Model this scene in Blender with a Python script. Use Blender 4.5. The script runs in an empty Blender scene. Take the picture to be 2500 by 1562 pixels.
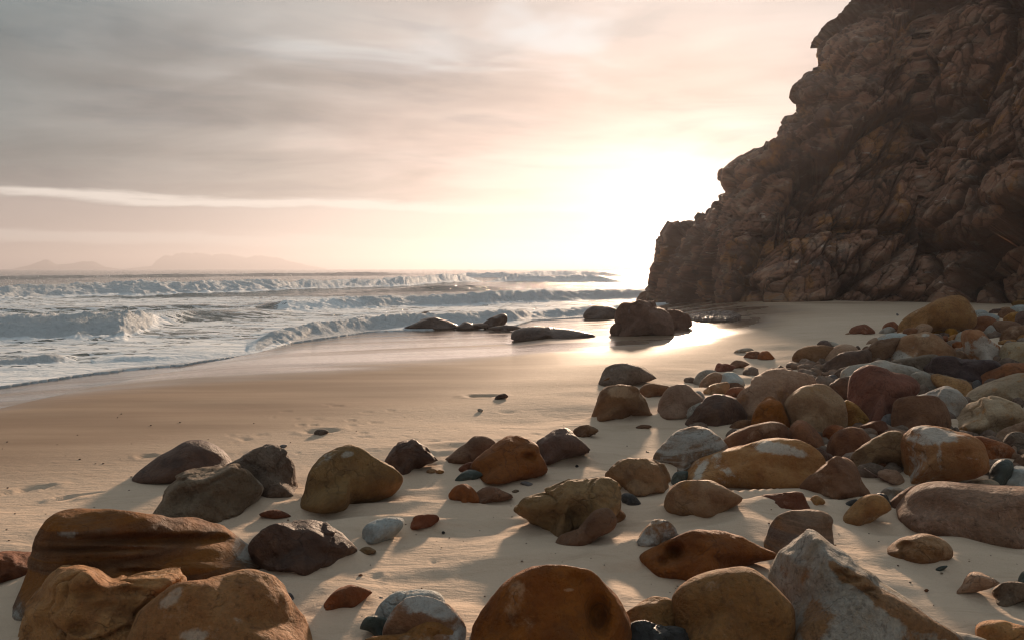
import bpy, bmesh, math, random
import numpy as np
from mathutils import Vector

SC = bpy.context.scene
COL = SC.collection
random.seed(4)

# ------------------------------------------------------------------ camera, light, exposure
F = 1805.0                      # focal length in photo pixels (photo 2500 x 1562)
CAMZ = 1.5
HOR = 656.5                     # horizon row in the photo
PITCH = math.atan((781 - HOR) / F)
SUN_AZ = math.atan((1640 - 1250) / F)
SUN_EL = math.radians(11)
GLOW_EL = math.radians(2.4)
SUN_STRENGTH = 4.6
HAZE_DENSITY = 0.00072

cam_d = bpy.data.cameras.new('camera'); cam = bpy.data.objects.new('camera', cam_d)
COL.objects.link(cam); SC.camera = cam
cam_d.sensor_width = 36; cam_d.lens = F / 2500 * 36; cam_d.clip_start = 0.05; cam_d.clip_end = 40000
cam.location = (0, 0, CAMZ); cam.rotation_euler = (math.pi / 2 - PITCH, 0, 0)
SC.view_settings.view_transform = 'Standard'; SC.view_settings.look = 'None'
SC.view_settings.exposure = 0.74; SC.view_settings.gamma = 1; SC.view_settings.use_curve_mapping = False
SC.render.resolution_x = 1024; SC.render.resolution_y = 639
SC.cycles.max_bounces = 5; SC.cycles.diffuse_bounces = 2; SC.cycles.glossy_bounces = 2
SC.cycles.volume_bounces = 0; SC.cycles.use_denoising = True
SC.cycles.sample_clamp_indirect = 6; SC.cycles.filter_width = 1.15

def sdir(az, el): return Vector((math.sin(az) * math.cos(el), math.cos(az) * math.cos(el), math.sin(el)))
sun_d = bpy.data.lights.new('sun', 'SUN'); sun = bpy.data.objects.new('sun', sun_d); COL.objects.link(sun)
sun_d.energy = SUN_STRENGTH; sun_d.angle = math.radians(4.5); sun_d.color = (1.0, 0.72, 0.50)
sun.rotation_euler = (-sdir(SUN_AZ, SUN_EL)).to_track_quat('-Z', 'Y').to_euler()

# ------------------------------------------------------------------ node helpers
class NT:
    def __init__(s, tree): s.t = tree; tree.nodes.clear()
    def n(s, kind, **kw):
        nd = s.t.nodes.new(kind)
        for k, v in kw.items():
            if k.startswith('i_'):
                key = k[2:]; nd.inputs[int(key) if key.isdigit() else key.replace('_', ' ')].default_value = v
            else: setattr(nd, k, v)
        return nd
    def l(s, a, b): s.t.links.new(a, b)
    def val(s, x, sock):
        if isinstance(x, (int, float)): sock.default_value = x
        elif isinstance(x, tuple): sock.default_value = (tuple(x) + (1,)) if len(x) == 3 and len(sock.default_value) == 4 else x
        else: s.l(x, sock)
    def m(s, op, a, b=0.0, c=None, clamp=False):
        nd = s.n('ShaderNodeMath', operation=op, use_clamp=clamp); s.val(a, nd.inputs[0]); s.val(b, nd.inputs[1])
        if c is not None: s.val(c, nd.inputs[2])
        return nd.outputs[0]
    def vm(s, op, a, b=(0, 0, 0)):
        nd = s.n('ShaderNodeVectorMath', operation=op); s.val(a, nd.inputs[0]); s.val(b, nd.inputs[1])
        return nd.outputs['Value'] if op in ('DOT_PRODUCT', 'LENGTH') else nd.outputs[0]
    def scale(s, a, f):
        nd = s.n('ShaderNodeVectorMath', operation='SCALE'); s.val(a, nd.inputs[0]); s.val(f, nd.inputs['Scale']); return nd.outputs[0]
    def mr(s, x, a, b, c=0.0, d=1.0, smooth=True):
        nd = s.n('ShaderNodeMapRange', interpolation_type='SMOOTHSTEP' if smooth else 'LINEAR', clamp=True)
        s.val(x, nd.inputs[0])
        for i, v in enumerate((a, b, c, d)): s.val(v, nd.inputs[i + 1])
        return nd.outputs[0]
    def mix(s, f, a, b, blend='MIX'):
        nd = s.n('ShaderNodeMix', data_type='RGBA', blend_type=blend); s.val(f, nd.inputs[0]); s.val(a, nd.inputs[6]); s.val(b, nd.inputs[7])
        return nd.outputs[2]
    def noise(s, vec, scale, detail=4, rough=0.55, dist=0.0, col=False):
        nd = s.n('ShaderNodeTexNoise'); s.l(vec, nd.inputs['Vector'])
        s.val(scale, nd.inputs['Scale']); nd.inputs['Detail'].default_value = detail
        nd.inputs['Roughness'].default_value = rough; nd.inputs['Distortion'].default_value = dist
        return nd.outputs['Color' if col else 'Fac']
    def voro(s, vec, scale, feature='F1', out='Distance', rnd=1.0):
        nd = s.n('ShaderNodeTexVoronoi', feature=feature); s.l(vec, nd.inputs['Vector']); s.val(scale, nd.inputs['Scale'])
        nd.inputs['Randomness'].default_value = rnd
        return nd.outputs[out]
    def bump(s, h, strength, dist, nrm=None):
        nd = s.n('ShaderNodeBump'); s.l(h, nd.inputs['Height']); nd.inputs['Strength'].default_value = strength
        s.val(dist, nd.inputs['Distance'])
        if nrm is not None: s.l(nrm, nd.inputs['Normal'])
        return nd.outputs[0]
    def mapping(s, vec, scale=(1, 1, 1), rot=(0, 0, 0), loc=(0, 0, 0)):
        nd = s.n('ShaderNodeMapping'); s.l(vec, nd.inputs[0]); nd.inputs['Scale'].default_value = scale
        nd.inputs['Rotation'].default_value = rot; nd.inputs['Location'].default_value = loc
        return nd.outputs[0]
    def out(s, col, rough=0.8, spec=0.3, nrm=None, **kw):
        p = s.n('ShaderNodeBsdfPrincipled'); s.val(col, p.inputs['Base Color']); s.val(rough, p.inputs['Roughness'])
        s.val(spec, p.inputs['Specular IOR Level'])
        if nrm is not None: s.l(nrm, p.inputs['Normal'])
        for k, v in kw.items(): s.val(v, p.inputs[k.replace('_', ' ')])
        o = s.n('ShaderNodeOutputMaterial'); s.l(p.outputs[0], o.inputs['Surface']); return p

def newmat(name):
    m = bpy.data.materials.new(name); m.use_nodes = True; return m, NT(m.node_tree)

# ------------------------------------------------------------------ world: hazy evening sky under a broken cloud sheet
world = bpy.data.worlds.new('World'); SC.world = world; world.use_nodes = True
w = NT(world.node_tree)
tc = w.n('ShaderNodeTexCoord'); D = w.vm('NORMALIZE', tc.outputs['Generated'])
sx = w.n('ShaderNodeSeparateXYZ'); w.l(D, sx.inputs[0])
X, Y, Z = sx.outputs
zc = w.m('MAXIMUM', Z, 0.0)
# cloud sheet coordinates: direction projected on a high layer, so streaks flatten towards the horizon
inv = w.m('DIVIDE', 1.0, w.m('ADD', zc, 0.10))
cx = w.n('ShaderNodeCombineXYZ'); w.l(w.m('MULTIPLY', X, inv), cx.inputs[0]); w.l(w.m('MULTIPLY', Y, inv), cx.inputs[1]); cx.inputs[2].default_value = 0.37
CV = cx.outputs[0]
CV = w.mapping(CV, rot=(0, 0, math.radians(24)), scale=(0.7, 1.15, 1))
n1 = w.noise(CV, 0.55, 5, 0.5, 0.6); n2 = w.noise(CV, 1.5, 4, 0.5, 0.5); n3 = w.noise(CV, 0.28, 3, 0.5)
S = tuple(sdir(SUN_AZ, GLOW_EL))
dt = w.m('MAXIMUM', w.vm('DOT_PRODUCT', D, S), 0.0)
ang = w.m('ARCCOSINE', w.m('MINIMUM', dt, 0.999999))
g_mid = w.m('EXPONENT', w.m('MULTIPLY', w.m('POWER', w.m('DIVIDE', ang, 0.165), 1.6), -1.0))
g_core = w.m('EXPONENT', w.m('MULTIPLY', w.m('POWER', w.m('DIVIDE', ang, 0.050), 1.5), -1.0))
azn = w.m('ARCTAN2', X, Y)
front = w.mr(w.m('ABSOLUTE', azn), 0.95, 1.5, 1.0, 0.0)
# grey-teal far from the sun, rose and cream towards it
warm = w.mr(w.m('SUBTRACT', ang, w.m('MULTIPLY', w.m('SUBTRACT', n3, 0.5), 0.30)), 0.92, 0.13, 0.0, 1.0, False)
rear = w.mr(Y, 0.45, -0.45, 0.0, 1.0)        # the sky facing the low sun is evenly lit and cool
col = w.mix(w.mr(warm, 0.0, 0.55, smooth=False), (0.130, 0.188, 0.198), (0.56, 0.49, 0.44))
col = w.mix(w.mr(warm, 0.5, 1.0, smooth=False), col, (0.98, 0.72, 0.63))
col = w.mix(w.m('MULTIPLY', rear, 0.9), col, (0.36, 0.40, 0.42))
col = w.mix(w.mr(Z, 0.36, 0.85, 0.0, 0.9), col, (0.80, 0.86, 0.92))
bd = w.noise(w.mapping(D, scale=(1.6, 1.6, 8.0)), 2.1, 5, 0.55, 0.6)
col = w.mix(w.mr(bd, 0.50, 0.66, 0.0, 0.6), col, w.mix(1.0, col, (1.22, 1.16, 1.14), 'MULTIPLY'))
col = w.mix(w.mr(bd, 0.50, 0.36, 0.0, 1.0), col, w.mix(1.0, col, (0.74, 0.78, 0.82), 'MULTIPLY'))
# cooler, blue-grey towards the zenith
col = w.mix(w.m('MULTIPLY', w.mr(Z, 0.16, 0.40), 0.55), col, w.mix(w.mr(warm, 0.1, 0.9), (0.20, 0.29, 0.31), (0.84, 0.80, 0.76)))
# cloud modelling: long soft folds
fold = w.m('ADD', w.m('MULTIPLY', n1, 0.65), w.m('MULTIPLY', n2, 0.35))
col = w.mix(1.0, col, w.scale((1.0, 1.0, 1.0), w.mr(fold, 0.36, 0.64, 0.68, 1.26)), 'MULTIPLY')
col = w.mix(w.m('MULTIPLY', w.mr(fold, 0.52, 0.66), 0.40), col, w.mix(warm, (0.42, 0.37, 0.33), (0.98, 0.86, 0.78)))
col = w.mix(w.m('MULTIPLY', w.m('MULTIPLY', w.mr(n2, 0.50, 0.66), w.mr(Z, 0.20, 0.32)), w.mr(warm, 0.15, 0.7)), col, (0.88, 0.90, 0.90))
# rosy belt and cream haze close to the horizon, with two bright gaps
str_n = w.noise(w.mapping(D, scale=(3, 3, 26)), 2.0, 6, 0.62)
zj = w.m('ADD', Z, w.m('MULTIPLY', azn, 0.008))
zj = w.m('ADD', zj, w.m('MULTIPLY', w.m('SUBTRACT', str_n, 0.5), 0.026))
hz = w.m('MULTIPLY', w.mr(zj, 0.068, 0.084, 1.0, 0.0), w.m('SUBTRACT', 1.0, w.m('MULTIPLY', rear, 0.8)))
belt = w.mix(w.mr(warm, 0.1, 0.7), (0.56, 0.46, 0.42), (0.98, 0.80, 0.71))
col = w.mix(w.m('MULTIPLY', hz, 0.85), col, belt)
col = w.mix(w.m('MULTIPLY', w.mr(zj, 0.080, 0.14, 1.0, 0.0), 0.35), col, belt)
strip1 = w.m('MULTIPLY', w.mr(zj, 0.072, 0.078), w.mr(zj, 0.082, 0.090, 1.0, 0.0))
strip1 = w.m('MULTIPLY', strip1, w.mr(w.noise(w.mapping(D, scale=(4, 4, 30)), 1.6, 3, 0.5), 0.30, 0.50, 0.25, 1.0))
strip2 = w.m('MULTIPLY', w.mr(zj, 0.022, 0.029), w.mr(zj, 0.036, 0.044, 1.0, 0.0))
strip = w.m('MULTIPLY', w.m('MAXIMUM', strip1, w.m('MULTIPLY', strip2, 0.55)), front)
col = w.mix(strip, col, (1.0, 0.90, 0.81))
lowh = w.m('MULTIPLY', w.mr(zj, 0.0, 0.03, 1.0, 0.0), w.m('SUBTRACT', 1.0, w.m('MULTIPLY', rear, 0.8)))
col = w.mix(w.m('MULTIPLY', lowh, 0.70), col, w.mix(w.mr(warm, 0.1, 0.7), (0.82, 0.66, 0.55), (1.02, 0.88, 0.78)))
# glow through thin cloud round the sun
cb = w.mr(n2, 0.38, 0.62, 1.2, 0.7)
col = w.mix(1.0, col, w.scale((1.0, 0.86, 0.78), w.m('MULTIPLY', w.m('MULTIPLY', g_mid, 0.36), cb)), 'ADD')
col = w.mix(1.0, col, w.scale((1.0, 0.93, 0.86), w.m('MULTIPLY', g_core, 3.5)), 'ADD')
bg = w.n('ShaderNodeBackground'); w.l(col, bg.inputs[0]); bg.inputs[1].default_value = 0.53
# clear evening sky shows faintly through the cloud sheet
sky = w.n('ShaderNodeTexSky', sky_type='NISHITA', sun_disc=False); sky.sun_elevation = SUN_EL; sky.sun_rotation = SUN_AZ
bg2 = w.n('ShaderNodeBackground'); w.l(sky.outputs[0], bg2.inputs[0]); bg2.inputs[1].default_value = 0.06
ad = w.n('ShaderNodeMixShader'); ad.inputs[0].default_value = 0.06; w.l(bg.outputs[0], ad.inputs[1]); w.l(bg2.outputs[0], ad.inputs[2])
wo = w.n('ShaderNodeOutputWorld'); w.l(ad.outputs[0], wo.inputs[0])

# ------------------------------------------------------------------ numpy noise
def _h(ix, iy, iz, s):
    x = (ix.astype(np.int64) * 374761393 + iy.astype(np.int64) * 668265263 + iz.astype(np.int64) * 2147483647 + s * 1274126177) & 0xffffffff
    x = ((x ^ (x >> 13)) * 1274126177) & 0xffffffff
    x = ((x ^ (x >> 16)) * 2246822519) & 0xffffffff
    x = x ^ (x >> 15)
    return (x & 0xffffff).astype(np.float64) / 0xffffff
def vnoise(p, s=0):
    f = np.floor(p); i = f.astype(np.int64); t = p - f; t = t * t * t * (t * (t * 6 - 15) + 10)
    r = 0
    for dx in (0, 1):
        wx = t[:, 0] if dx else 1 - t[:, 0]
        for dy in (0, 1):
            wy = t[:, 1] if dy else 1 - t[:, 1]
            for dz in (0, 1):
                wz = t[:, 2] if dz else 1 - t[:, 2]
                r = r + wx * wy * wz * _h(i[:, 0] + dx, i[:, 1] + dy, i[:, 2] + dz, s)
    return r * 2 - 1
def fbm(p, o=4, s=0, g=0.5, lac=2.03):
    r = 0; a = 1; t = 0
    for k in range(o):
        r = r + a * vnoise(p + 17.3 * k, s + k); t += a; a *= g; p = p * lac
    return r / t
def ridged(p, o=4, s=0):
    r = 0; a = 1; t = 0
    for k in range(o):
        r = r + a * (1 - 2 * np.abs(vnoise(p + 9.1 * k, s + k))); t += a; a *= 0.5; p = p * 2.1
    return r / t
def voronoi(p, s=0):
    """distance to the nearest and second nearest seed, and three random numbers of the nearest cell with its offset"""
    f = np.floor(p).astype(np.int64); d1 = np.full(len(p), 9.0); d2 = d1.copy()
    cid = np.zeros((len(p), 3)); off = np.zeros((len(p), 3))
    for dx in (-1, 0, 1):
        for dy in (-1, 0, 1):
            for dz in (-1, 0, 1):
                c = f + (dx, dy, dz)
                q = np.stack([_h(c[:, 0], c[:, 1], c[:, 2], s + k) for k in (11, 12, 13)], 1)
                v = c + q - p; d = np.sqrt((v * v).sum(1))
                closer = d < d1
                d2 = np.where(closer, d1, np.minimum(d2, d))
                d1 = np.where(closer, d, d1)
                cid[closer] = q[closer]; off[closer] = v[closer]
    return d1, d2, cid, off
def sst(a, b, x):
    t = np.clip((x - a) / (b - a), 0, 1); return t * t * (3 - 2 * t)
def P3(x, y, z=0.0): return np.stack([x, y, np.full_like(x, z) if np.isscalar(z) else z], -1)

# ------------------------------------------------------------------ photograph geometry: pixel <-> ray
cp, sp = math.cos(PITCH), math.sin(PITCH)
def ray(px, py):
    """direction with unit horizontal length for a photo pixel"""
    px = np.asarray(px, float); py = np.asarray(py, float)
    a = (px - 1250) / F; b = -(py - 781) / F
    v = np.stack([a, cp + b * sp, b * cp - sp], -1)
    return v / np.sqrt(v[..., 0] ** 2 + v[..., 1] ** 2)[..., None]
def project(P):
    q = P - np.array([0, 0, CAMZ]); dep = q[..., 1] * cp - q[..., 2] * sp; up = q[..., 1] * sp + q[..., 2] * cp
    return 1250 + F * q[..., 0] / dep, 781 - F * up / dep
def flat_hit(px, py, z):
    r = ray(px, py); t = (z - CAMZ) / r[..., 2]; return r[..., 0] * t, r[..., 1] * t

def curve(pts, z):
    a = np.array([flat_hit(x, y, z) for x, y in pts]); a = a[np.argsort(a[:, 0])]
    return lambda x: np.interp(x, a[:, 0], a[:, 1])
ZSEA = -0.5
yshore = curve([(-900, 1075), (-300, 1000), (0, 950), (250, 912), (450, 893), (620, 868), (720, 838), (900, 812), (1050, 806), (1250, 799), (1300, 784),
                (1560, 768), (1640, 750), (1700, 735), (1800, 722)], ZSEA)
ymirror = curve([(-900, 1120), (0, 1018), (276, 985), (551, 962), (834, 932), (1060, 908), (1280, 884), (1512, 866), (1700, 858), (1800, 840), (1880, 815), (1960, 790)], -0.3)
ydamp = curve([(-900, 1330), (0, 1165), (330, 1110), (760, 1040), (1050, 985), (1380, 915), (1600, 872), (1800, 835), (1900, 800)], -0.1)

def shore_s(x, y): return (yshore(x) - y) * 0.72          # metres inland of the waterline
def ground(x, y):
    s = shore_s(x, y)
    z = -0.5 + 0.42 * sst(-1, 9.5, s) + 0.05 * sst(6, 14, s)
    z = np.where(s < 0, -0.5 + 0.035 * np.maximum(s, -60), z)
    z = z + 0.26 * sst(2.5, 10, x) * sst(5, 13, y)
    dry = sst(0.5, 4.0, (ydamp(x) - y) * 0.8)
    fade = 1 - sst(9, 24, y)
    p = P3(x * 0.55, y * 0.9)
    u = 0.082 * vnoise(p + 3.1, 5) + 0.052 * vnoise(p * 2.3, 6)
    # wind-drawn ridges running across the view, sharper on one side
    rr = fbm(P3(x * 0.8 + y * 0.35, y * 2.6 - x * 0.5), 2, 9)
    u = u + 0.042 * (1 - np.abs(rr) * 2.2) * sst(-0.2, 0.4, vnoise(P3(x * 0.5, y * 0.7), 31))
    z = z + u * dry * (0.35 + 0.65 * fade)
    z = z + 0.007 * vnoise(P3(x * 0.6, y * 1.6), 8)
    return z
def ghit(px, py):
    r = ray(px, py); t = np.where(r[..., 2] < -0.012, 1.55 / np.maximum(-r[..., 2], 0.012), 120.0); ok = r[..., 2] < -0.012
    for _ in range(9):
        g = ground(np.atleast_1d(r[..., 0] * t).ravel(), np.atleast_1d(r[..., 1] * t).ravel()).reshape(np.shape(t))
        tn = (g - CAMZ) / np.minimum(r[..., 2], -0.012); t = np.where(ok, 0.5 * t + 0.5 * np.clip(tn, 0.5, 120), 120.0)
    return t

# ------------------------------------------------------------------ mesh helpers
def link_mesh(name, co, faces, mat=None, loc=(0, 0, 0), smooth=True, attrs=None, parent=None):
    me = bpy.data.meshes.new(name); co = np.asarray(co, dtype=np.float32); faces = np.asarray(faces, dtype=np.int32)
    me.vertices.add(len(co)); me.vertices.foreach_set('co', co.ravel())
    k = faces.shape[1]; me.loops.add(faces.size); me.loops.foreach_set('vertex_index', faces.ravel())
    me.polygons.add(len(faces)); me.polygons.foreach_set('loop_start', np.arange(0, faces.size, k, dtype=np.int32))
    me.polygons.foreach_set('use_smooth', np.full(len(faces), smooth))
    me.update(calc_edges=True)
    for nm, v in (attrs or {}).items():
        at = me.attributes.new(nm, 'FLOAT', 'POINT'); at.data.foreach_set('value', np.asarray(v, dtype=np.float32))
    if mat: me.materials.append(mat)
    o = bpy.data.objects.new(name, me); o.location = loc; COL.objects.link(o)
    if parent: o.parent = parent
    return o
def grid_faces(nu, nv, flip=False):
    i = np.arange(nu * nv).reshape(nu, nv)
    f = np.stack([i[:-1, :-1], i[1:, :-1], i[1:, 1:], i[:-1, 1:]], -1).reshape(-1, 4)
    return f[:, ::-1] if flip else f
def tag(o, label=None, cat=None, group=None, kind=None):
    if label: o['label'] = label
    if cat: o['category'] = cat
    if group: o['group'] = group
    if kind: o['kind'] = kind
    return o
_ico = {}
def ico(n):
    if n not in _ico:
        bm = bmesh.new(); bmesh.ops.create_icosphere(bm, subdivisions=n, radius=1)
        _ico[n] = (np.array([v.co[:] for v in bm.verts]), np.array([[v.index for v in f.verts] for f in bm.faces])); bm.free()
    return _ico[n]

# ------------------------------------------------------------------ rock materials
def rock_mat(name, c1, c2, c3, patch=None, pf=0.0, pscale=2.2, bands=0.0, bdir=(0, 0, 0), bcol=None, bscale=5.0, rough=0.78, spec=0.3, bump=1.0, speck=0.35, crack=0.5, wet=0.0):
    m, t = newmat(name)
    tc = t.n('ShaderNodeTexCoord'); oi = t.n('ShaderNodeObjectInfo')
    off = t.scale((37.1, 11.7, 23.9), oi.outputs['Random'])
    V = t.vm('ADD', tc.outputs['Object'], off)
    V0 = V
    big = t.noise(V, 2.6, 5, 0.6, 0.6); mid = t.noise(V, 8, 6, 0.62, 0.3); fine = t.noise(V, 55, 4, 0.7)
    col = t.mix(t.mr(big, 0.36, 0.64), c1, c2)
    col = t.mix(t.mr(mid, 0.44, 0.70, 0.0, 0.75), col, c3)
    if patch:
        pn = t.noise(V, pscale, 8, 0.66, 0.45)
        e = 0.64 - 0.26 * pf
        stn = t.n('ShaderNodeAttribute', attribute_name='stain').outputs['Fac']
        pn = t.m('ADD', pn, t.m('MULTIPLY', stn, 0.40))
        col = t.mix(t.mr(t.m('ADD', pn, t.m('MULTIPLY', t.m('SUBTRACT', t.noise(V, 11, 6, 0.75), 0.5), 0.34)), e, e + 0.11, 0.0, 0.80), col, patch)
    hb = None
    if bands:
        R = t.mapping(V0, rot=bdir, scale=(0.55, 0.55, 1.0))
        wv = t.noise(t.mapping(R, scale=(0.5, 0.5, bscale)), 1.6, 6, 0.62, 0.35)
        hb = wv
        col = t.mix(t.m('MULTIPLY', t.mr(wv, 0.47, 0.56), bands), col, bcol or c3)
        col = t.mix(t.m('MULTIPLY', t.mr(wv, 0.38, 0.46, 1.0, 0.0), bands * 0.8), col, t.mix(0.55, c1, (0.03, 0.02, 0.015)))
    # hairline cracks
    cv = t.vm('ADD', V, t.scale(t.noise(V, 3.0, 4, 0.6, col=True), 0.45))
    ck = t.m('MINIMUM', t.voro(cv, 1.7, 'DISTANCE_TO_EDGE'), t.m('ADD', t.voro(cv, 4.3, 'DISTANCE_TO_EDGE'), t.mr(mid, 0.5, 0.6, 0.0, 0.05)))
    ckm = t.m('MULTIPLY', t.mr(ck, 0.0, 0.018, 1.0, 0.0), t.m('MULTIPLY', t.mr(big, 0.45, 0.6), crack))
    col = t.mix(ckm, col, t.mix(0.7, c1, (0.015, 0.01, 0.008)))
    # mineral grains, per stone tint
    col = t.mix(t.m('MULTIPLY', t.mr(fine, 0.35, 0.7), speck), col, t.mix(1.0, col, (1.55, 1.45, 1.35), 'MULTIPLY'))
    col = t.mix(t.m('MULTIPLY', t.mr(t.noise(V, 28, 3, 0.6), 0.56, 0.68), speck), col, t.mix(1.0, col, (0.45, 0.42, 0.40), 'MULTIPLY'))
    hs = t.n('ShaderNodeHueSaturation'); t.l(col, hs.inputs['Color'])
    t.l(t.mr(oi.outputs['Random'], 0, 1, 0.489, 0.501, False), hs.inputs['Hue'])
    t.l(t.mr(t.m('FRACT', t.m('MULTIPLY', oi.outputs['Random'], 7.3)), 0, 1, 0.64, 0.98, False), hs.inputs['Value'])
    t.l(t.mr(t.m('FRACT', t.m('MULTIPLY', oi.outputs['Random'], 3.1)), 0, 1, 1.02, 1.22, False), hs.inputs['Saturation'])
    col = hs.outputs[0]
    pit = t.mr(t.voro(V, 16), 0.0, 0.35)
    pitm = t.mr(t.noise(V, 3.2, 3, 0.5), 0.48, 0.62)
    h = t.m('ADD', t.m('MULTIPLY', big, 0.5), t.m('MULTIPLY', mid, 0.42))
    h = t.m('ADD', h, t.m('MULTIPLY', t.noise(V, 24, 5, 0.7), 0.26))
    h = t.m('ADD', h, t.m('MULTIPLY', t.m('MULTIPLY', pit, pitm), 0.06))
    h = t.m('SUBTRACT', h, t.m('MULTIPLY', ckm, 0.10))
    if hb is not None: h = t.m('ADD', h, t.m('MULTIPLY', hb, 0.35 * bands))
    nb = t.bump(h, 0.9, 0.090 * bump)
    nb = t.bump(fine, 0.5, 0.010 * bump, nb)
    t.out(col, t.mr(mid, 0.3, 0.7, rough - 0.1, min(1, rough + 0.08)), spec, nb)
    return m

M = {
 'rust':  rock_mat('rust_stone', (0.19, 0.068, 0.028), (0.27, 0.11, 0.045), (0.13, 0.055, 0.028), (0.42, 0.27, 0.18), 0.10),
 'red':   rock_mat('red_stone', (0.155, 0.062, 0.036), (0.20, 0.086, 0.050), (0.10, 0.044, 0.030), (0.45, 0.26, 0.19), 0.12),
 'ochre': rock_mat('ochre_sandstone', (0.30, 0.155, 0.056), (0.38, 0.215, 0.088), (0.20, 0.095, 0.038), (0.50, 0.40, 0.30), 0.16, speck=0.6, bump=1.3),
 'tan':   rock_mat('tan_stone', (0.31, 0.195, 0.12), (0.37, 0.25, 0.165), (0.23, 0.13, 0.08), (0.36, 0.205, 0.10), 0.30),
 'brown': rock_mat('brown_stone', (0.165, 0.088, 0.05), (0.23, 0.13, 0.075), (0.105, 0.056, 0.036), (0.36, 0.25, 0.17), 0.12),
 'olive': rock_mat('olive_brown_stone', (0.20, 0.12, 0.056), (0.27, 0.175, 0.09), (0.13, 0.08, 0.045), (0.45, 0.42, 0.36), 0.06),
 'dark':  rock_mat('dark_brown_stone', (0.078, 0.040, 0.026), (0.12, 0.066, 0.042), (0.045, 0.026, 0.02), (0.22, 0.13, 0.08), 0.10, rough=0.65, spec=0.4),
 'maroon': rock_mat('maroon_black_stone', (0.045, 0.026, 0.026), (0.07, 0.04, 0.038), (0.028, 0.018, 0.018), (0.16, 0.12, 0.11), 0.04, rough=0.6),
 'grey':  rock_mat('grey_brown_stone', (0.17, 0.125, 0.088), (0.235, 0.18, 0.132), (0.115, 0.078, 0.054), (0.38, 0.33, 0.28), 0.18, bump=1.5, speck=0.5),
 'pale':  rock_mat('pale_grey_stone', (0.36, 0.325, 0.28), (0.43, 0.39, 0.335), (0.28, 0.215, 0.16), (0.36, 0.21, 0.11), 0.30),
 'blue':  rock_mat('pale_bluish_stone', (0.36, 0.38, 0.37), (0.44, 0.45, 0.43), (0.30, 0.28, 0.25), (0.36, 0.24, 0.15), 0.18),
 'cream': rock_mat('cream_stone', (0.36, 0.28, 0.19), (0.43, 0.345, 0.245), (0.29, 0.19, 0.105), (0.38, 0.20, 0.08), 0.32),
 'green': rock_mat('dark_green_stone', (0.032, 0.044, 0.038), (0.05, 0.062, 0.052), (0.022, 0.03, 0.028), rough=0.55, spec=0.45, bump=0.5),
 'slate': rock_mat('slate_grey_stone', (0.10, 0.095, 0.098), (0.14, 0.13, 0.128), (0.07, 0.065, 0.065), rough=0.6, bump=0.6),
 'black': rock_mat('black_flint', (0.016, 0.018, 0.018), (0.03, 0.03, 0.028), (0.012, 0.012, 0.012), (0.12, 0.08, 0.05), 0.10, rough=0.45, spec=0.5, bump=1.6),
 'marble': rock_mat('marbled_stone', (0.38, 0.20, 0.10), (0.45, 0.27, 0.15), (0.28, 0.13, 0.065), (0.60, 0.56, 0.50), 0.20, pscale=1.9),
 'mottle': rock_mat('mottled_pale_and_rust_stone', (0.30, 0.16, 0.075), (0.36, 0.20, 0.10), (0.20, 0.10, 0.05), (0.55, 0.54, 0.50), 0.70, pscale=3.2),
 'grain': rock_mat('coarse_grained_pinkish_stone', (0.26, 0.165, 0.11), (0.33, 0.22, 0.15), (0.19, 0.115, 0.076), (0.42, 0.30, 0.23), 0.2, speck=0.8, bump=1.3),
 'slab':  rock_mat('layered_rust_sandstone', (0.22, 0.10, 0.042), (0.19, 0.12, 0.075), (0.12, 0.065, 0.036), (0.44, 0.44, 0.41), 0.16, pscale=2.6, bands=0.9, bdir=(0.0, 0.07, 0), bcol=(0.29, 0.135, 0.05), bscale=6),
 'banded': rock_mat('banded_grey_brown_stone', (0.24, 0.165, 0.105), (0.30, 0.21, 0.14), (0.17, 0.105, 0.06), (0.42, 0.42, 0.39), 0.30, bands=0.95, bdir=(0.1, 0.42, 0), bcol=(0.42, 0.40, 0.36), bscale=9),
 'stripe': rock_mat('striped_tan_stone', (0.33, 0.22, 0.15), (0.40, 0.28, 0.2), (0.28, 0.16, 0.095), (0.45, 0.26, 0.13), 0.15, bands=0.8, bdir=(0.0, -0.15, 0), bcol=(0.20, 0.155, 0.13), bscale=7),
 'white': rock_mat('white_pitted_quartzite', (0.50, 0.455, 0.39), (0.43, 0.39, 0.34), (0.34, 0.265, 0.185), (0.33, 0.165, 0.06), 0.26, pscale=3.0, bump=3.0, speck=0.7),
 'wet':   rock_mat('wet_dark_rock', (0.07, 0.043, 0.032), (0.10, 0.064, 0.046), (0.045, 0.03, 0.025), rough=0.42, spec=0.5),
 'crag':  rock_mat('reddish_outcrop_rock', (0.16, 0.085, 0.055), (0.21, 0.12, 0.08), (0.10, 0.055, 0.04), (0.36, 0.30, 0.26), 0.05, bump=2.5, rough=0.7),
}

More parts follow.
